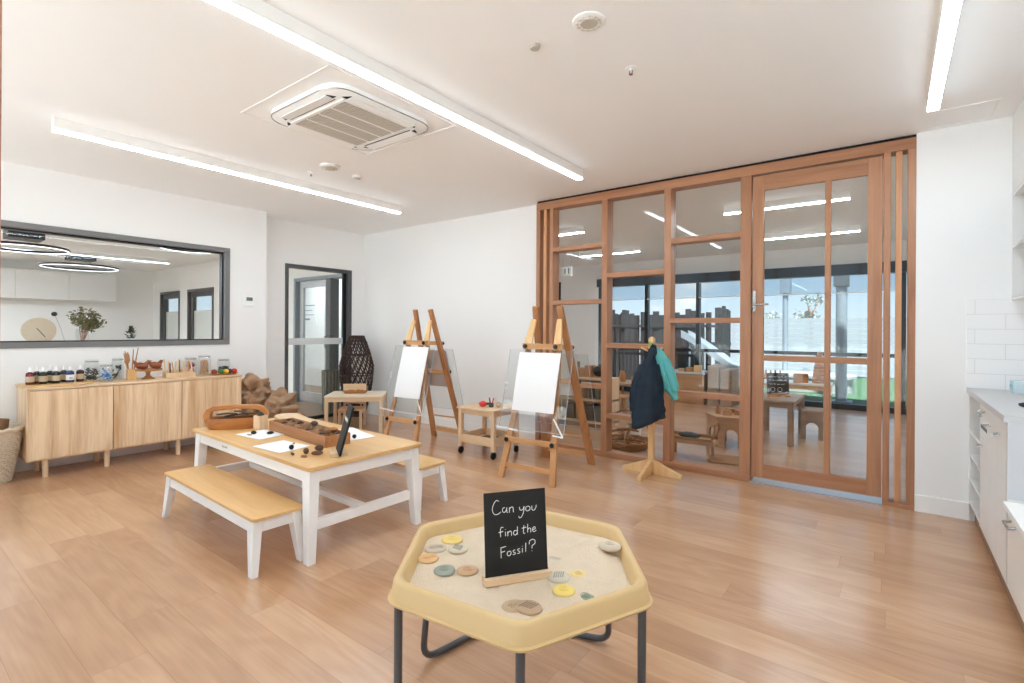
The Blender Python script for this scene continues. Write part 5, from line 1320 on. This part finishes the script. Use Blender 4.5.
def low_table(label, x0, x1, y0, y1, z, mt, ml):
    t = thing('play_table', label, 'table', ((x0 + x1) / 2, (y0 + y1) / 2, 0)); hx, hy = (x1 - x0) / 2, (y1 - y0) / 2
    bx(-hx, hx, -hy, hy, z - .03, z).build('tabletop', mt, t, bevel=.005)
    for sx in (-1, 1):
        for sy in (-1, 1):
            x, y = sx * (hx - .05), sy * (hy - .05); bx(x - .03, x + .03, y - .03, y + .03, 0, z - .03).build('leg', ml, t, bevel=.004)
    f = MB()
    for sy in (-1, 1): f.box(-hx + .08, hx - .08, sy * (hy - .05) - .01, sy * (hy - .05) + .01, z - .09, z - .03)
    for sx in (-1, 1): f.box(sx * (hx - .05) - .01, sx * (hx - .05) + .01, -hy + .08, hy - .08, z - .09, z - .03)
    f.build('apron', ml, t); return t
M['greywood'] = wood('grey_brown_wood', srgb(142, 116, 94), srgb(178, 150, 124), 'X', .4, band=8)
low_table('grey brown wooden table with a small chalkboard behind the timber door', -1.33, -.84, 6.28, 7.2, .505, M['greywood'], M['greywood'])
def arch_stool(label, x, y, rz, w=.25, d=.30, h=.345):
    t = thing('arched_stool', label, 'stool', (x, y, 0), rz, 'arched ply stools at the playroom table')
    bx(-w / 2, w / 2, -d / 2, d / 2, h - .02, h).build('seat', M['greywood'], t, bevel=.003)
    for s in (-1, 1):
        MB().slab(arch_poly(-w / 2 + .01, w / 2 - .01, h - .02, -.065, .065, .2), (0, s * (d / 2 - .02), 0), (1, 0, 0), (0, 0, 1), (0, -s * .016, 0)).build('side_panel', M['greywood'], t)
    for s in (-1, 1): bx(min(s * (w / 2 - .03), s * (w / 2 - .014)), max(s * (w / 2 - .03), s * (w / 2 - .014)), -d / 2 + .04, d / 2 - .04, .1, h - .02).build('end_panel', M['greywood'], t)
arch_stool('arched wooden stool at the door side end of the playroom table', -.755, 6.98, .1)
t = thing('chalkboard', 'small black chalkboard with white writing on the playroom table', 'chalkboard', (-1.10, 6.85, .505), math.radians(28))
b_ = bx(-.125, .125, -.005, .005, .008, .262).build('board', M['chalkboard'], t); b_.rotation_euler = (-.1, 0, 0)
rnd = random.Random(2); k = MB()
for r_ in range(3):
    z = .215 - r_ * .045; x = -.1
    while x < .08:
        wv = rnd.uniform(.02, .04); k.tube([(x + wv * i / 5, -.0058, z + rnd.uniform(-.009, .009)) for i in range(6)], .002, 5); x += wv + .012
for cx_ in (-.06, .02): k.tube([(cx_ + .026 * math.cos(2 * PI * i / 14), -.0058, .06 + .026 * math.sin(2 * PI * i / 14)) for i in range(14)], .002, 5, closed=True)
k.build('chalk_writing', M['chalk'], b_)
f = MB(); f.box(-.09, .09, -.03, -.006, 0, .02).box(-.09, .09, .006, .03, 0, .02).box(-.09, .09, -.006, .006, 0, .008); f.build('stand', M['boxwood'], t)
def pieces(lbl, x, y, z, n, seed, sp):
    rnd = random.Random(seed)
    for i in range(n):
        o = MB().prism([(rnd.uniform(.02, .035) * math.cos(a), rnd.uniform(.02, .035) * math.sin(a)) for a in [2 * PI * j / 7 for j in range(7)]], 0, .012).build('wooden_piece', M[rnd.choice(['birch', 'ply', 'boxwood', 'honey'])], bevel=.002)
        o.location = (x + rnd.uniform(-sp[0], sp[0]), y + sp[1] * (2 * (i + .5) / n - 1), z); tag(o, lbl, 'wooden piece', 'wooden pieces on the playroom table')
pieces('one of the flat wooden pieces scattered on the playroom table', -1.08, 6.55, .505, 7, 3, (.12, .2))

t = low_table('long pale table by the far windows carrying a wooden tower', -1.72, -.68, 8.25, 8.75, .53, M['cabinet'], M['birch_z'])
t = thing('stacking_tower', 'tall tapering tower of stacked wooden rings by the windows', 'toy', (-.83, 8.5, .53))
for i in range(8):
    r_ = .10 - .0075 * i; MB().lathe([(r_ * .93, 0), (r_, .01), (r_, .036), (r_ * .93, .046)], 20, (0, 0, .05 * i)).build('ring', M['carved' if i % 2 else 'boxwood'], t, smooth=True)
MB().ball((0, 0, .42), .035, .035, .035).build('knob', M['boxwood'], t, smooth=True)
t = thing('toy_train', 'wooden toy train on the long table by the far windows', 'toy', (-1.46, 8.45, .53))
bx(-.16, .16, -.04, .04, .02, .06).build('wagon', M['boxwood'], t, bevel=.004)
for i in range(5): MB().lathe([(.018, 0), (.02, .05), (.012, .07), (.016, .085), (.006, .1)], 12, (-.13 + .065 * i, 0, .06)).build('peg_person', M['carved'], t, smooth=True)
for x in (-.11, .11):
    w = MB(); w.M = Matrix.Translation((x, 0, .024)) @ Matrix.Rotation(PI / 2, 4, 'X'); w.lathe([(.024, -.05), (.024, .05)], 14).build('wheel', M['black'], t)
bx(-.09, .09, -.06, .06, 0, .13).build('wooden_crate', M['boxwood'], None, bevel=.003)
o = bpy.data.objects['wooden_crate']; o.location = (-1.05, 8.38, .53); tag(o, 'dark wooden crate on the long table beside the tower', 'crate')

# display cabinet by the windows
t = thing('play_counter', 'tan ply counter unit with white top near the playroom windows', 'cabinet', (-3.1, 9.2, 0))
bx(-.55, .52, -.28, .28, 0, .515).build('carcass', M['ply'], t, bevel=.003); bx(-.57, .54, -.3, .3, .515, .545).build('top', M['panelgrey'], t, bevel=.003)
for i in range(2): bx(-.54 + .53 * i, -.02 + .53 * i, -.295, -.28, .03, .5).build('door', M['ply'], t, bevel=.002)
for x, h, d in ((-2.43, .66, 'tall greyish panel unit at the end of the tan counter'), (-2.22, .60, 'shorter greyish panel unit nearest the far windows')):
    t = thing('panel_unit', d, 'cabinet', (x, 9.2, 0))
    bx(-.09, .09, -.28, .28, 0, h).build('body', M['greywood'], t, bevel=.004); bx(-.095, .095, -.285, .285, h, h + .015).build('top', M['greywood'], t, bevel=.003)
for i, (x, z_, c, d) in enumerate(((-2.72, .12, 'honey', 'honey wooden toy truck cab on the tan counter'), (-2.86, .08, 'boxwood', 'brown wooden block on the tan counter beside the truck cab'), (-3.0, .055, 'ply', 'flat wooden block on the tan counter near its middle'), (-3.2, .05, 'boxwood', 'flat brown block at the coat stand side of the tan counter'))):
    o = MB().prism(rrect(.06, .05, .01, 3), 0, z_).build('wooden_block', M[c], bevel=.006); o.location = (x, 9.05, .545); tag(o, d, 'block', 'blocks on the tan counter')

# shelf unit close to the glass behind the easel
t = thing('open_shelf', 'pale wooden open shelf unit behind the partition by the easel', 'shelf', (-3.62, 6.1, 0))
f = MB(); f.box(-.7, .7, -.17, .17, .04, .07).box(-.7, .7, -.17, .17, .33, .355).box(-.7, .7, -.17, .17, .615, .64)
f.build('shelf_board', M['birch'], t, bevel=.003)
f = MB(); f.box(-.7, -.675, -.17, .17, 0, .615).box(.675, .7, -.17, .17, 0, .615).box(-.012, .012, -.17, .17, .07, .615).box(-.675, .675, .155, .17, .07, .615); f.build('frame', M['birch_z'], t, bevel=.003)
o = MB().ball((0, 0, .085), .075).build('black_globe', M['blackmatte'], smooth=True); o.location = (-3.13, 6.08, .64); MB().lathe([(.05, 0), (.05, .01), (.012, .02), (.012, .03)], 16).build('base', M['boxwood'], o); tag(o, 'round black globe on top of the open shelf', 'globe')
for i, (x, w_, h_, c, d) in enumerate(((-3.26, .05, .16, 'boxwood', 'brown wooden box on the open shelf top beside the globe'), (-3.38, .06, .12, 'ply', 'tan wooden box on the open shelf top'), (-3.5, .05, .2, 'greywood', 'tall grey wooden box on the open shelf top'), (-3.66, .07, .12, 'boxwood', 'wide brown box on the open shelf top'))):
    o = MB().prism(rrect(w_, .07, .006, 3), 0, h_).build('wooden_box', M[c], bevel=.003); o.location = (x, 6.08, .64); tag(o, d, 'box', 'boxes on the open shelf')
bc = [(120, 96, 80), (84, 78, 70), (150, 124, 100), (70, 60, 56), (104, 110, 96), (140, 104, 84)]
for i in range(6):
    o = MB().lathe([(.04, 0), (.045, .01), (.045, .17), (.03, .2), (.03, .22)], 16).build('storage_bottle', plain('bottle_earth', srgb(*bc[i]), .5), smooth=True)
    o.location = (-3.55 + i * .11, 6.05, .355 if i < 3 else .355); tag(o, 'one of the earthy coloured bottles on the middle board of the open shelf', 'bottle', 'bottles on the open shelf')
for i in range(4):
    o = MB().prism(rrect(.06, .1, .008, 3), 0, .2).build('storage_bin', plain('bin_earth', srgb(*bc[(i + 1) % 6]), .7), bevel=.004); o.location = (-3.5 + i * .145, 6.06, .07); tag(o, 'one of the earthy coloured bins on the lowest board of the open shelf', 'bin', 'bins on the open shelf')

# baskets of driftwood on the floor behind the coat stand
t = thing('driftwood_basket', 'low round brown basket of driftwood behind the coat stand', 'basket', (-2.30, 5.14, 0))
k = MB()
for j in range(4):
    z = .016 + .021 * j; r_ = .20 + .06 * math.sin(j / 3 * PI / 2); k.tube([(r_ * math.cos(2 * PI * i / 30), r_ * math.sin(2 * PI * i / 30), z + .005 * math.sin(i * 2.4 + j)) for i in range(30)], .013, 6, closed=True)
k.build('weave', M['rattan'], t, smooth=True); MB().lathe([(.2, 0), (.2, .014)], 26).build('base', M['rattan'], t)
hd = MB(); hd.tube([(.26 * math.cos(PI * i / 12), 0, .14 + .26 * math.sin(PI * i / 12)) for i in range(13)], .009, 7); hd.build('handle', M['rattan'], t, smooth=True)
rnd = random.Random(15)
for i in range(9):
    a = rnd.uniform(0, PI); l = rnd.uniform(.07, .13); c = Vector((-2.30 + rnd.uniform(-.08, .08), 5.14 + rnd.uniform(-.07, .07), .05 + .022 * i)); d = Vector((math.cos(a) * l, math.sin(a) * l, rnd.uniform(-.03, .06)))
    o = MB().tube([-d, Vector((0, 0, .012)), d], [.012, .018, .009], 7).build('driftwood', plain('drift', srgb(*rnd.choice([(150, 104, 70), (176, 138, 100), (120, 78, 54), (190, 160, 126)])), .8), smooth=True); o.location = c; tag(o, 'one of the pieces of driftwood heaped in the round brown basket', 'driftwood', 'driftwood in the round basket')
t = thing('fern_pot', 'small leafy plant standing beside the driftwood basket', 'plant', (-2.40, 5.56, 0))
MB().lathe([(.07, 0), (.085, .14), (.075, .14), (.07, .12)], 18).build('pot', M['whiteplastic'], t, smooth=True); lf = MB()
for j in range(70):
    a = rnd.uniform(0, 2 * PI); z = rnd.uniform(.14, .3); r_ = rnd.uniform(0, .1); c = Vector((r_ * math.cos(a), r_ * math.sin(a), z)); d = Vector((math.cos(a), math.sin(a), rnd.uniform(-.3, .8))).normalized() * .035; n_ = d.cross(Vector((0, 0, 1))).normalized() * .014
    lf.add([c - d, c + n_, c + d, c - n_], [(0, 1, 2, 3)])
lf.build('leaves', M['leaf'], t)
t = thing('toy_cart', 'low wooden push cart with hoop handle behind the partition', 'cart', (-1.62, 5.18, 0), .05)
MB().prism(rrect(.24, .13, .03, 4), .15, .185).build('deck', M['ply'], t, bevel=.004)
f = MB(); f.box(-.235, .235, -.13, -.118, .185, .215).box(-.235, .235, .118, .13, .185, .215); f.build('side_rail', M['rattan'], t, bevel=.003)
for sx in (-1, 1):
    for sy in (-1, 1): MB().tube([(sx * .19, sy * .1, 0), (sx * .18, sy * .09, .15)], .016, 8).build('leg', M['ply'], t, smooth=True)
MB().tube([(.21, -.1, .18), (.25, -.1, .30), (.24, -.08, .345), (.24, .08, .345), (.25, .1, .30), (.21, .1, .18)], .010, 8).build('hoop_handle', M['rattan'], t, smooth=True)
o = MB().ball((0, 0, 0), .10, .06, .03, 22, 10, lambda a, u: 1 + .1 * math.sin(6 * u) * math.cos(a)).build('striped_cloth', plain('cloth_dark', srgb(60, 64, 70), .9, var=.5, vscale=30), smooth=True); o.location = (-1.64, 5.18, .185 + .03); tag(o, 'dark patterned cloth bundled on the low push cart', 'cloth')
t = thing('straw_mat', 'brown straw mat on the playroom floor under the push cart side', 'mat', (-1.30, 5.24, 0), .2)
MB().prism(rrect(.15, .17, .03, 4), 0, .012).build('mat', M['rattan'], t)

# round table and stools seen beyond the navy jacket
def stool(label, x, y, h=.3):
    t = thing('wooden_stool', label, 'stool', (x, y, 0), random.random(), 'turned wooden stools in the playroom')
    MB().lathe([(.13, h - .03), (.14, h - .02), (.135, h)], 22).build('seat', M['ply'], t, smooth=True)
    for i in range(4):
        a = PI / 4 + i * PI / 2; MB().tube([(.12 * math.cos(a), .12 * math.sin(a), 0), (.07 * math.cos(a), .07 * math.sin(a), h - .025)], .014, 7).build('leg', M['ply'], t)
t = thing('round_table', 'round ply table beyond the navy jacket in the playroom', 'table', (-3.35, 7.5, 0))
MB().lathe([(.33, .43), (.34, .44), (.335, .46)], 32).build('tabletop', M['greywood'], t, smooth=True)
for i in range(4):
    a = PI / 4 + i * PI / 2; MB().tube([(.27 * math.cos(a), .27 * math.sin(a), 0), (.2 * math.cos(a), .2 * math.sin(a), .43)], .018, 7).build('leg', M['ply'], t)
stool('wooden stool at the partition side of the round playroom table', -3.25, 7.0)
stool('wooden stool at the shelf side of the round playroom table', -3.75, 7.2)
stool('wooden stool at the window side of the round playroom table', -3.2, 7.98)
for i, (x, y, h_, d) in enumerate(((-3.4, 7.45, .12, 'brown wooden cup on the round playroom table'), (-3.25, 7.5, .08, 'small wooden bowl on the round playroom table'), (-3.47, 7.56, .16, 'tall wooden vase on the round playroom table'))):
    o = MB().lathe([(.03, 0), (.045, h_ * .4), (.04, h_), (.034, h_), (.03, .012)], 16).build('wooden_vessel', M['ply' if i else 'carved'], smooth=True); o.location = (x, y, .46); tag(o, d, 'vessel')

# ------------------------------------------------------------------ outdoors
def struct2(*a, **k): return struct(*a, **k)
struct('ground', bx(-40, 30, 9.98, 60, -.2, -.03), M['pave'], 'pale paved yard outside the playroom', 'ground')
struct('ground_entry', bx(-40, -6.72, 4.86, 9.98, -.2, -.03), M['pave'], 'pale paving outside the foyer doors', 'ground')
struct('turf', MB().prism([(-1.75, 10.3), (4, 10.3), (4, 16.9), (-3.2, 16.9), (-2.9, 12)], -.03, -.008), M['turf'], 'bright green artificial turf in the yard', 'turf')
t = thing('yard_fence', 'tall white slatted fence closing the yard', 'fence', (-3, 17, 0))
for k_ in range(11):
    f = MB(); f.box(-9, 9, -.012, .012, .04 + .148 * k_, .04 + .148 * k_ + .14); f.build('board', M['fencew'], t)
for k_ in range(10): bx(-9 + 2 * k_ - .04, -9 + 2 * k_ + .04, .014, .07, -.03, 1.66).build('post', M['galv'], t)
t = thing('yard_column', 'grey steel column with box collar standing outside the windows', 'column', (-.735, 11.02, -.03))
MB().lathe([(.09, 0), (.09, 3.0)], 20).build('shaft', M['galv'], t, smooth=True); bx(-.12, .12, -.12, .12, 2.13, 2.42).build('collar', M['dgrey'], t, bevel=.005); bx(-.17, .17, -.17, .17, 0, .04).build('base_plate', M['galv'], t)
t = thing('yard_column', 'thin grey steel column near the curved bench outside', 'column', (-2.0, 13.35, -.03))
MB().lathe([(.06, 0), (.06, 3.0)], 18).build('shaft', M['galv'], t, smooth=True); bx(-.11, .11, -.11, .11, 2.2, 2.6).build('collar', M['galv'], t); bx(-.12, .12, -.12, .12, 0, .03).build('base_plate', M['galv'], t)
t = thing('curved_bench', 'white topped curved stone bench on the turf outside', 'bench', (-1.45, 12.75, -.02))
MB().prism(rrect(.82, .5, .48, 8), 0, .30).build('base', plain('bench_stone', srgb(150, 150, 146), .8, bump=.4, scale=12, var=.15), t, smooth=True, angle=50)
MB().prism(rrect(.88, .56, .54, 8), .30, .37).build('seat', M['fencew'], t, smooth=True, bevel=.01)
# timber cubby
t = thing('timber_cubby', 'dark timber palisade cubby in the yard behind the slide', 'playhouse', (-4.55, 12.6, -.03))
rnd = random.Random(31)
def pal(x, y, w_, h_): bx(x - w_ / 2, x + w_ / 2, y - .03, y + .03, 0, h_).build('board', M['darkwood'], t, bevel=.004)
x = -1.36
while x < 1.25:
    w_ = rnd.uniform(.09, .17); pal(x, -.6 + rnd.uniform(-.02, .02), w_, rnd.uniform(1.66, 1.78) + (.09 if rnd.random() < .2 else 0)); x += w_ + rnd.choice([.004, .006, .03])
y = -.5
while y < .6:
    w_ = rnd.uniform(.1, .17)
    for s in (-1, 1): bx(s * 1.34 - .03, s * 1.34 + .03, y - w_ / 2, y + w_ / 2, 0, rnd.uniform(1.6, 1.9)).build('board', M['darkwood'], t)
    y += w_ + .008
bx(-1.4, 1.38, -.5, .62, .95, 1.02).build('platform', M['darkwood'], t)
f = MB(); f.box(-1.45, 1.4, -.66, -.635, .9, .98).box(-1.45, 1.4, -.66, -.635, 1.38, 1.44); f.build('rail', M['darkwood'], t)
# slide
t = thing('metal_slide', 'pale metal slide running down from the timber cubby', 'slide', (-3.55, 11.55, -.03))
path = []
for i in range(15):
    u = i / 14; path.append(Vector((-.22 + 1.25 * u, .0, 1.17 - (.85 * (u ** 1.15) if u < .85 else .85 * (.85 ** 1.15) + (u - .85) * .25))))
r1 = []; 
for p in path: r1.append([(p.x, p.y - .24, p.z), (p.x, p.y + .24, p.z), (p.x, p.y + .24, p.z + .015), (p.x, p.y - .24, p.z + .015)])
MB().loft(r1).build('chute', plain('slide_metal', srgb(205, 210, 215), .3, .4), t, smooth=True)
for s in (-1, 1):
    MB().loft([[(p.x, p.y + s * .24, p.z - .02), (p.x, p.y + s * .265, p.z - .02), (p.x, p.y + s * .265, p.z + .14), (p.x, p.y + s * .24, p.z + .14)] for p in path]).build('side_rail', M['galv'], t, smooth=True)
for u in (2, 12):
    p = path[u]; MB().tube([(p.x, -.2, 0), (p.x, -.2, p.z)], .025, 8).tube([(p.x, .2, 0), (p.x, .2, p.z)], .025, 8).build('leg', M['galv'], t)
f = MB(); f.beam((-.45, -.02, 1.15), (-.22, -.02, 1.17), .5, .04); f.build('landing', M['darkwood'], t)
# railing between windows and cubby
t = thing('yard_railing', 'dark slatted balustrade in front of the timber cubby', 'railing', (-4.3, 11.0, -.03))
bx(-.95, .95, -.02, .02, .74, .80).build('rail', M['black'], t); bx(-.95, .95, -.02, .02, .06, .1).build('rail', M['black'], t)
for i in range(20): bx(-.94 + .0985 * i, -.925 + .0985 * i, -.01, .01, .1, .74).build('baluster', M['black'], t)
for x in (-.95, .95): bx(x - .025, x + .025, -.025, .025, 0, .84).build('post', M['black'], t)
# trees past the fence
def gum(label, x, y, h_, seed, n=220, sp=.6):
    t = thing('gum_tree', label, 'tree', (x, y, -.03), group='trees past the fence'); rnd = random.Random(seed)
    tr = MB(); tr.tube([(0, 0, 0), (.05, 0, h_ * .4), (-.05, 0, h_ * .8)], [.09, .07, .03], 8); lf = MB()
    for i in range(9):
        a = rnd.uniform(0, 2 * PI); z = h_ * rnd.uniform(.5, .95); r_ = sp * rnd.uniform(.4, 1); c0 = Vector((r_ * math.cos(a), r_ * math.sin(a), z)); tr.tube([(0, 0, z * .7), c0], [.03, .01], 5)
        for j in range(n // 9):
            c = c0 + Vector((rnd.gauss(0, .2), rnd.gauss(0, .2), rnd.gauss(0, .13))); d = Vector((rnd.uniform(-1, 1), rnd.uniform(-1, 1), rnd.uniform(-1, 1))).normalized() * .1; n_ = d.cross(Vector((rnd.random(), rnd.random(), 1))).normalized() * .05
            lf.add([c - d, c + n_, c + d, c - n_], [(0, 1, 2, 3)])
    tr.build('trunk', M['boxwood'], t); lf.build('leaves', plain('gum_leaf', srgb(150, 160, 150), .7, var=.3), t)
gum('grey green gum tree rising above the white fence', -2.8, 25, 3.0, 1, 260, .5)
gum('low rounded tree beside the gum tree past the fence', -4.9, 27, 2.2, 2, 160, .5)
gum('small tree past the fence seen by the slatted timber screen', 1.1, 24, 2.9, 3, 200, .6)

# ------------------------------------------------------------------ sky, sun, camera, colour
W = bpy.data.worlds.new('sky'); SC.world = W; W.use_nodes = True; nt = W.node_tree; L = nt.links.new
bg = nt.nodes['Background']; tc = _n(nt, 'ShaderNodeTexCoord'); sp = _n(nt, 'ShaderNodeSeparateXYZ'); L(tc.outputs['Generated'], sp.inputs[0])
cr = _n(nt, 'ShaderNodeValToRGB'); e = cr.color_ramp.elements
e[0].position = 0; e[0].color = srgb(218, 232, 243); e[1].position = .5; e[1].color = srgb(104, 158, 214)
q = e.new(.10); q.color = srgb(182, 212, 237); q = e.new(.22); q.color = srgb(150, 192, 229); L(sp.outputs['Z'], cr.inputs['Fac'])
mp = _n(nt, 'ShaderNodeMapping'); mp.inputs['Scale'].default_value = (1, 1, 3.2); L(tc.outputs['Generated'], mp.inputs['Vector'])
nz = _n(nt, 'ShaderNodeTexNoise'); nz.inputs['Scale'].default_value = 5.5; nz.inputs['Detail'].default_value = 6; L(mp.outputs['Vector'], nz.inputs['Vector'])
c2 = _n(nt, 'ShaderNodeValToRGB'); c2.color_ramp.elements[0].position = .52; c2.color_ramp.elements[1].position = .66; L(nz.outputs['Fac'], c2.inputs['Fac'])
mx_ = _n(nt, 'ShaderNodeMix', data_type='RGBA'); mx_.inputs['B'].default_value = srgb(250, 246, 246); L(c2.outputs['Color'], mx_.inputs['Factor']); L(cr.outputs['Color'], mx_.inputs['A']); L(mx_.outputs['Result'], bg.inputs['Color'])
bg.inputs['Strength'].default_value = .95
sl = bpy.data.lights.new('sun', 'SUN'); sl.energy = 11.8; sl.color = (.95, .985, 1); sl.angle = math.radians(3); so = bpy.data.objects.new('sun', sl); COL.objects.link(so)
so.rotation_euler = (math.radians(25), 0, math.radians(20))

cam = bpy.data.cameras.new('camera'); co = bpy.data.objects.new('camera', cam); COL.objects.link(co); SC.camera = co
f_, cx_, cy_ = 502.43, 512., 329.39
cam.sensor_width = 36; cam.lens = f_ / 1024 * 36; cam.shift_x = 0; cam.shift_y = -(341.5 - cy_) / 1024; cam.clip_start = .02; cam.clip_end = 300
yaw, roll = math.radians(37.065), math.radians(.353)
Fw = Vector((-math.sin(yaw), math.cos(yaw), 0)); Rt = Vector((math.cos(yaw), math.sin(yaw), 0)); Up = Vector((0, 0, 1))
R2 = Rt * math.cos(roll) + Up * math.sin(roll); U2 = Up * math.cos(roll) - Rt * math.sin(roll)
mat = Matrix.Identity(4)
for i in range(3): mat[i][0] = R2[i]; mat[i][1] = U2[i]; mat[i][2] = -Fw[i]
mat[2][3] = 1.279
co.matrix_world = mat
SC.view_settings.view_transform = 'Standard'; SC.view_settings.look = 'None'; SC.view_settings.gamma = 1; SC.view_settings.use_curve_mapping = False
SC.view_settings.exposure = 0.45
SC.cycles.max_bounces = 14; SC.cycles.diffuse_bounces = 9; SC.cycles.glossy_bounces = 5; SC.cycles.transparent_max_bounces = 24; SC.cycles.transmission_bounces = 8
SC.cycles.sample_clamp_indirect = 6; SC.cycles.caustics_reflective = True; SC.cycles.blur_glossy = 1.0; SC.cycles.caustics_refractive = False
SC.cycles.use_denoising = True; SC.cycles.use_light_tree = True
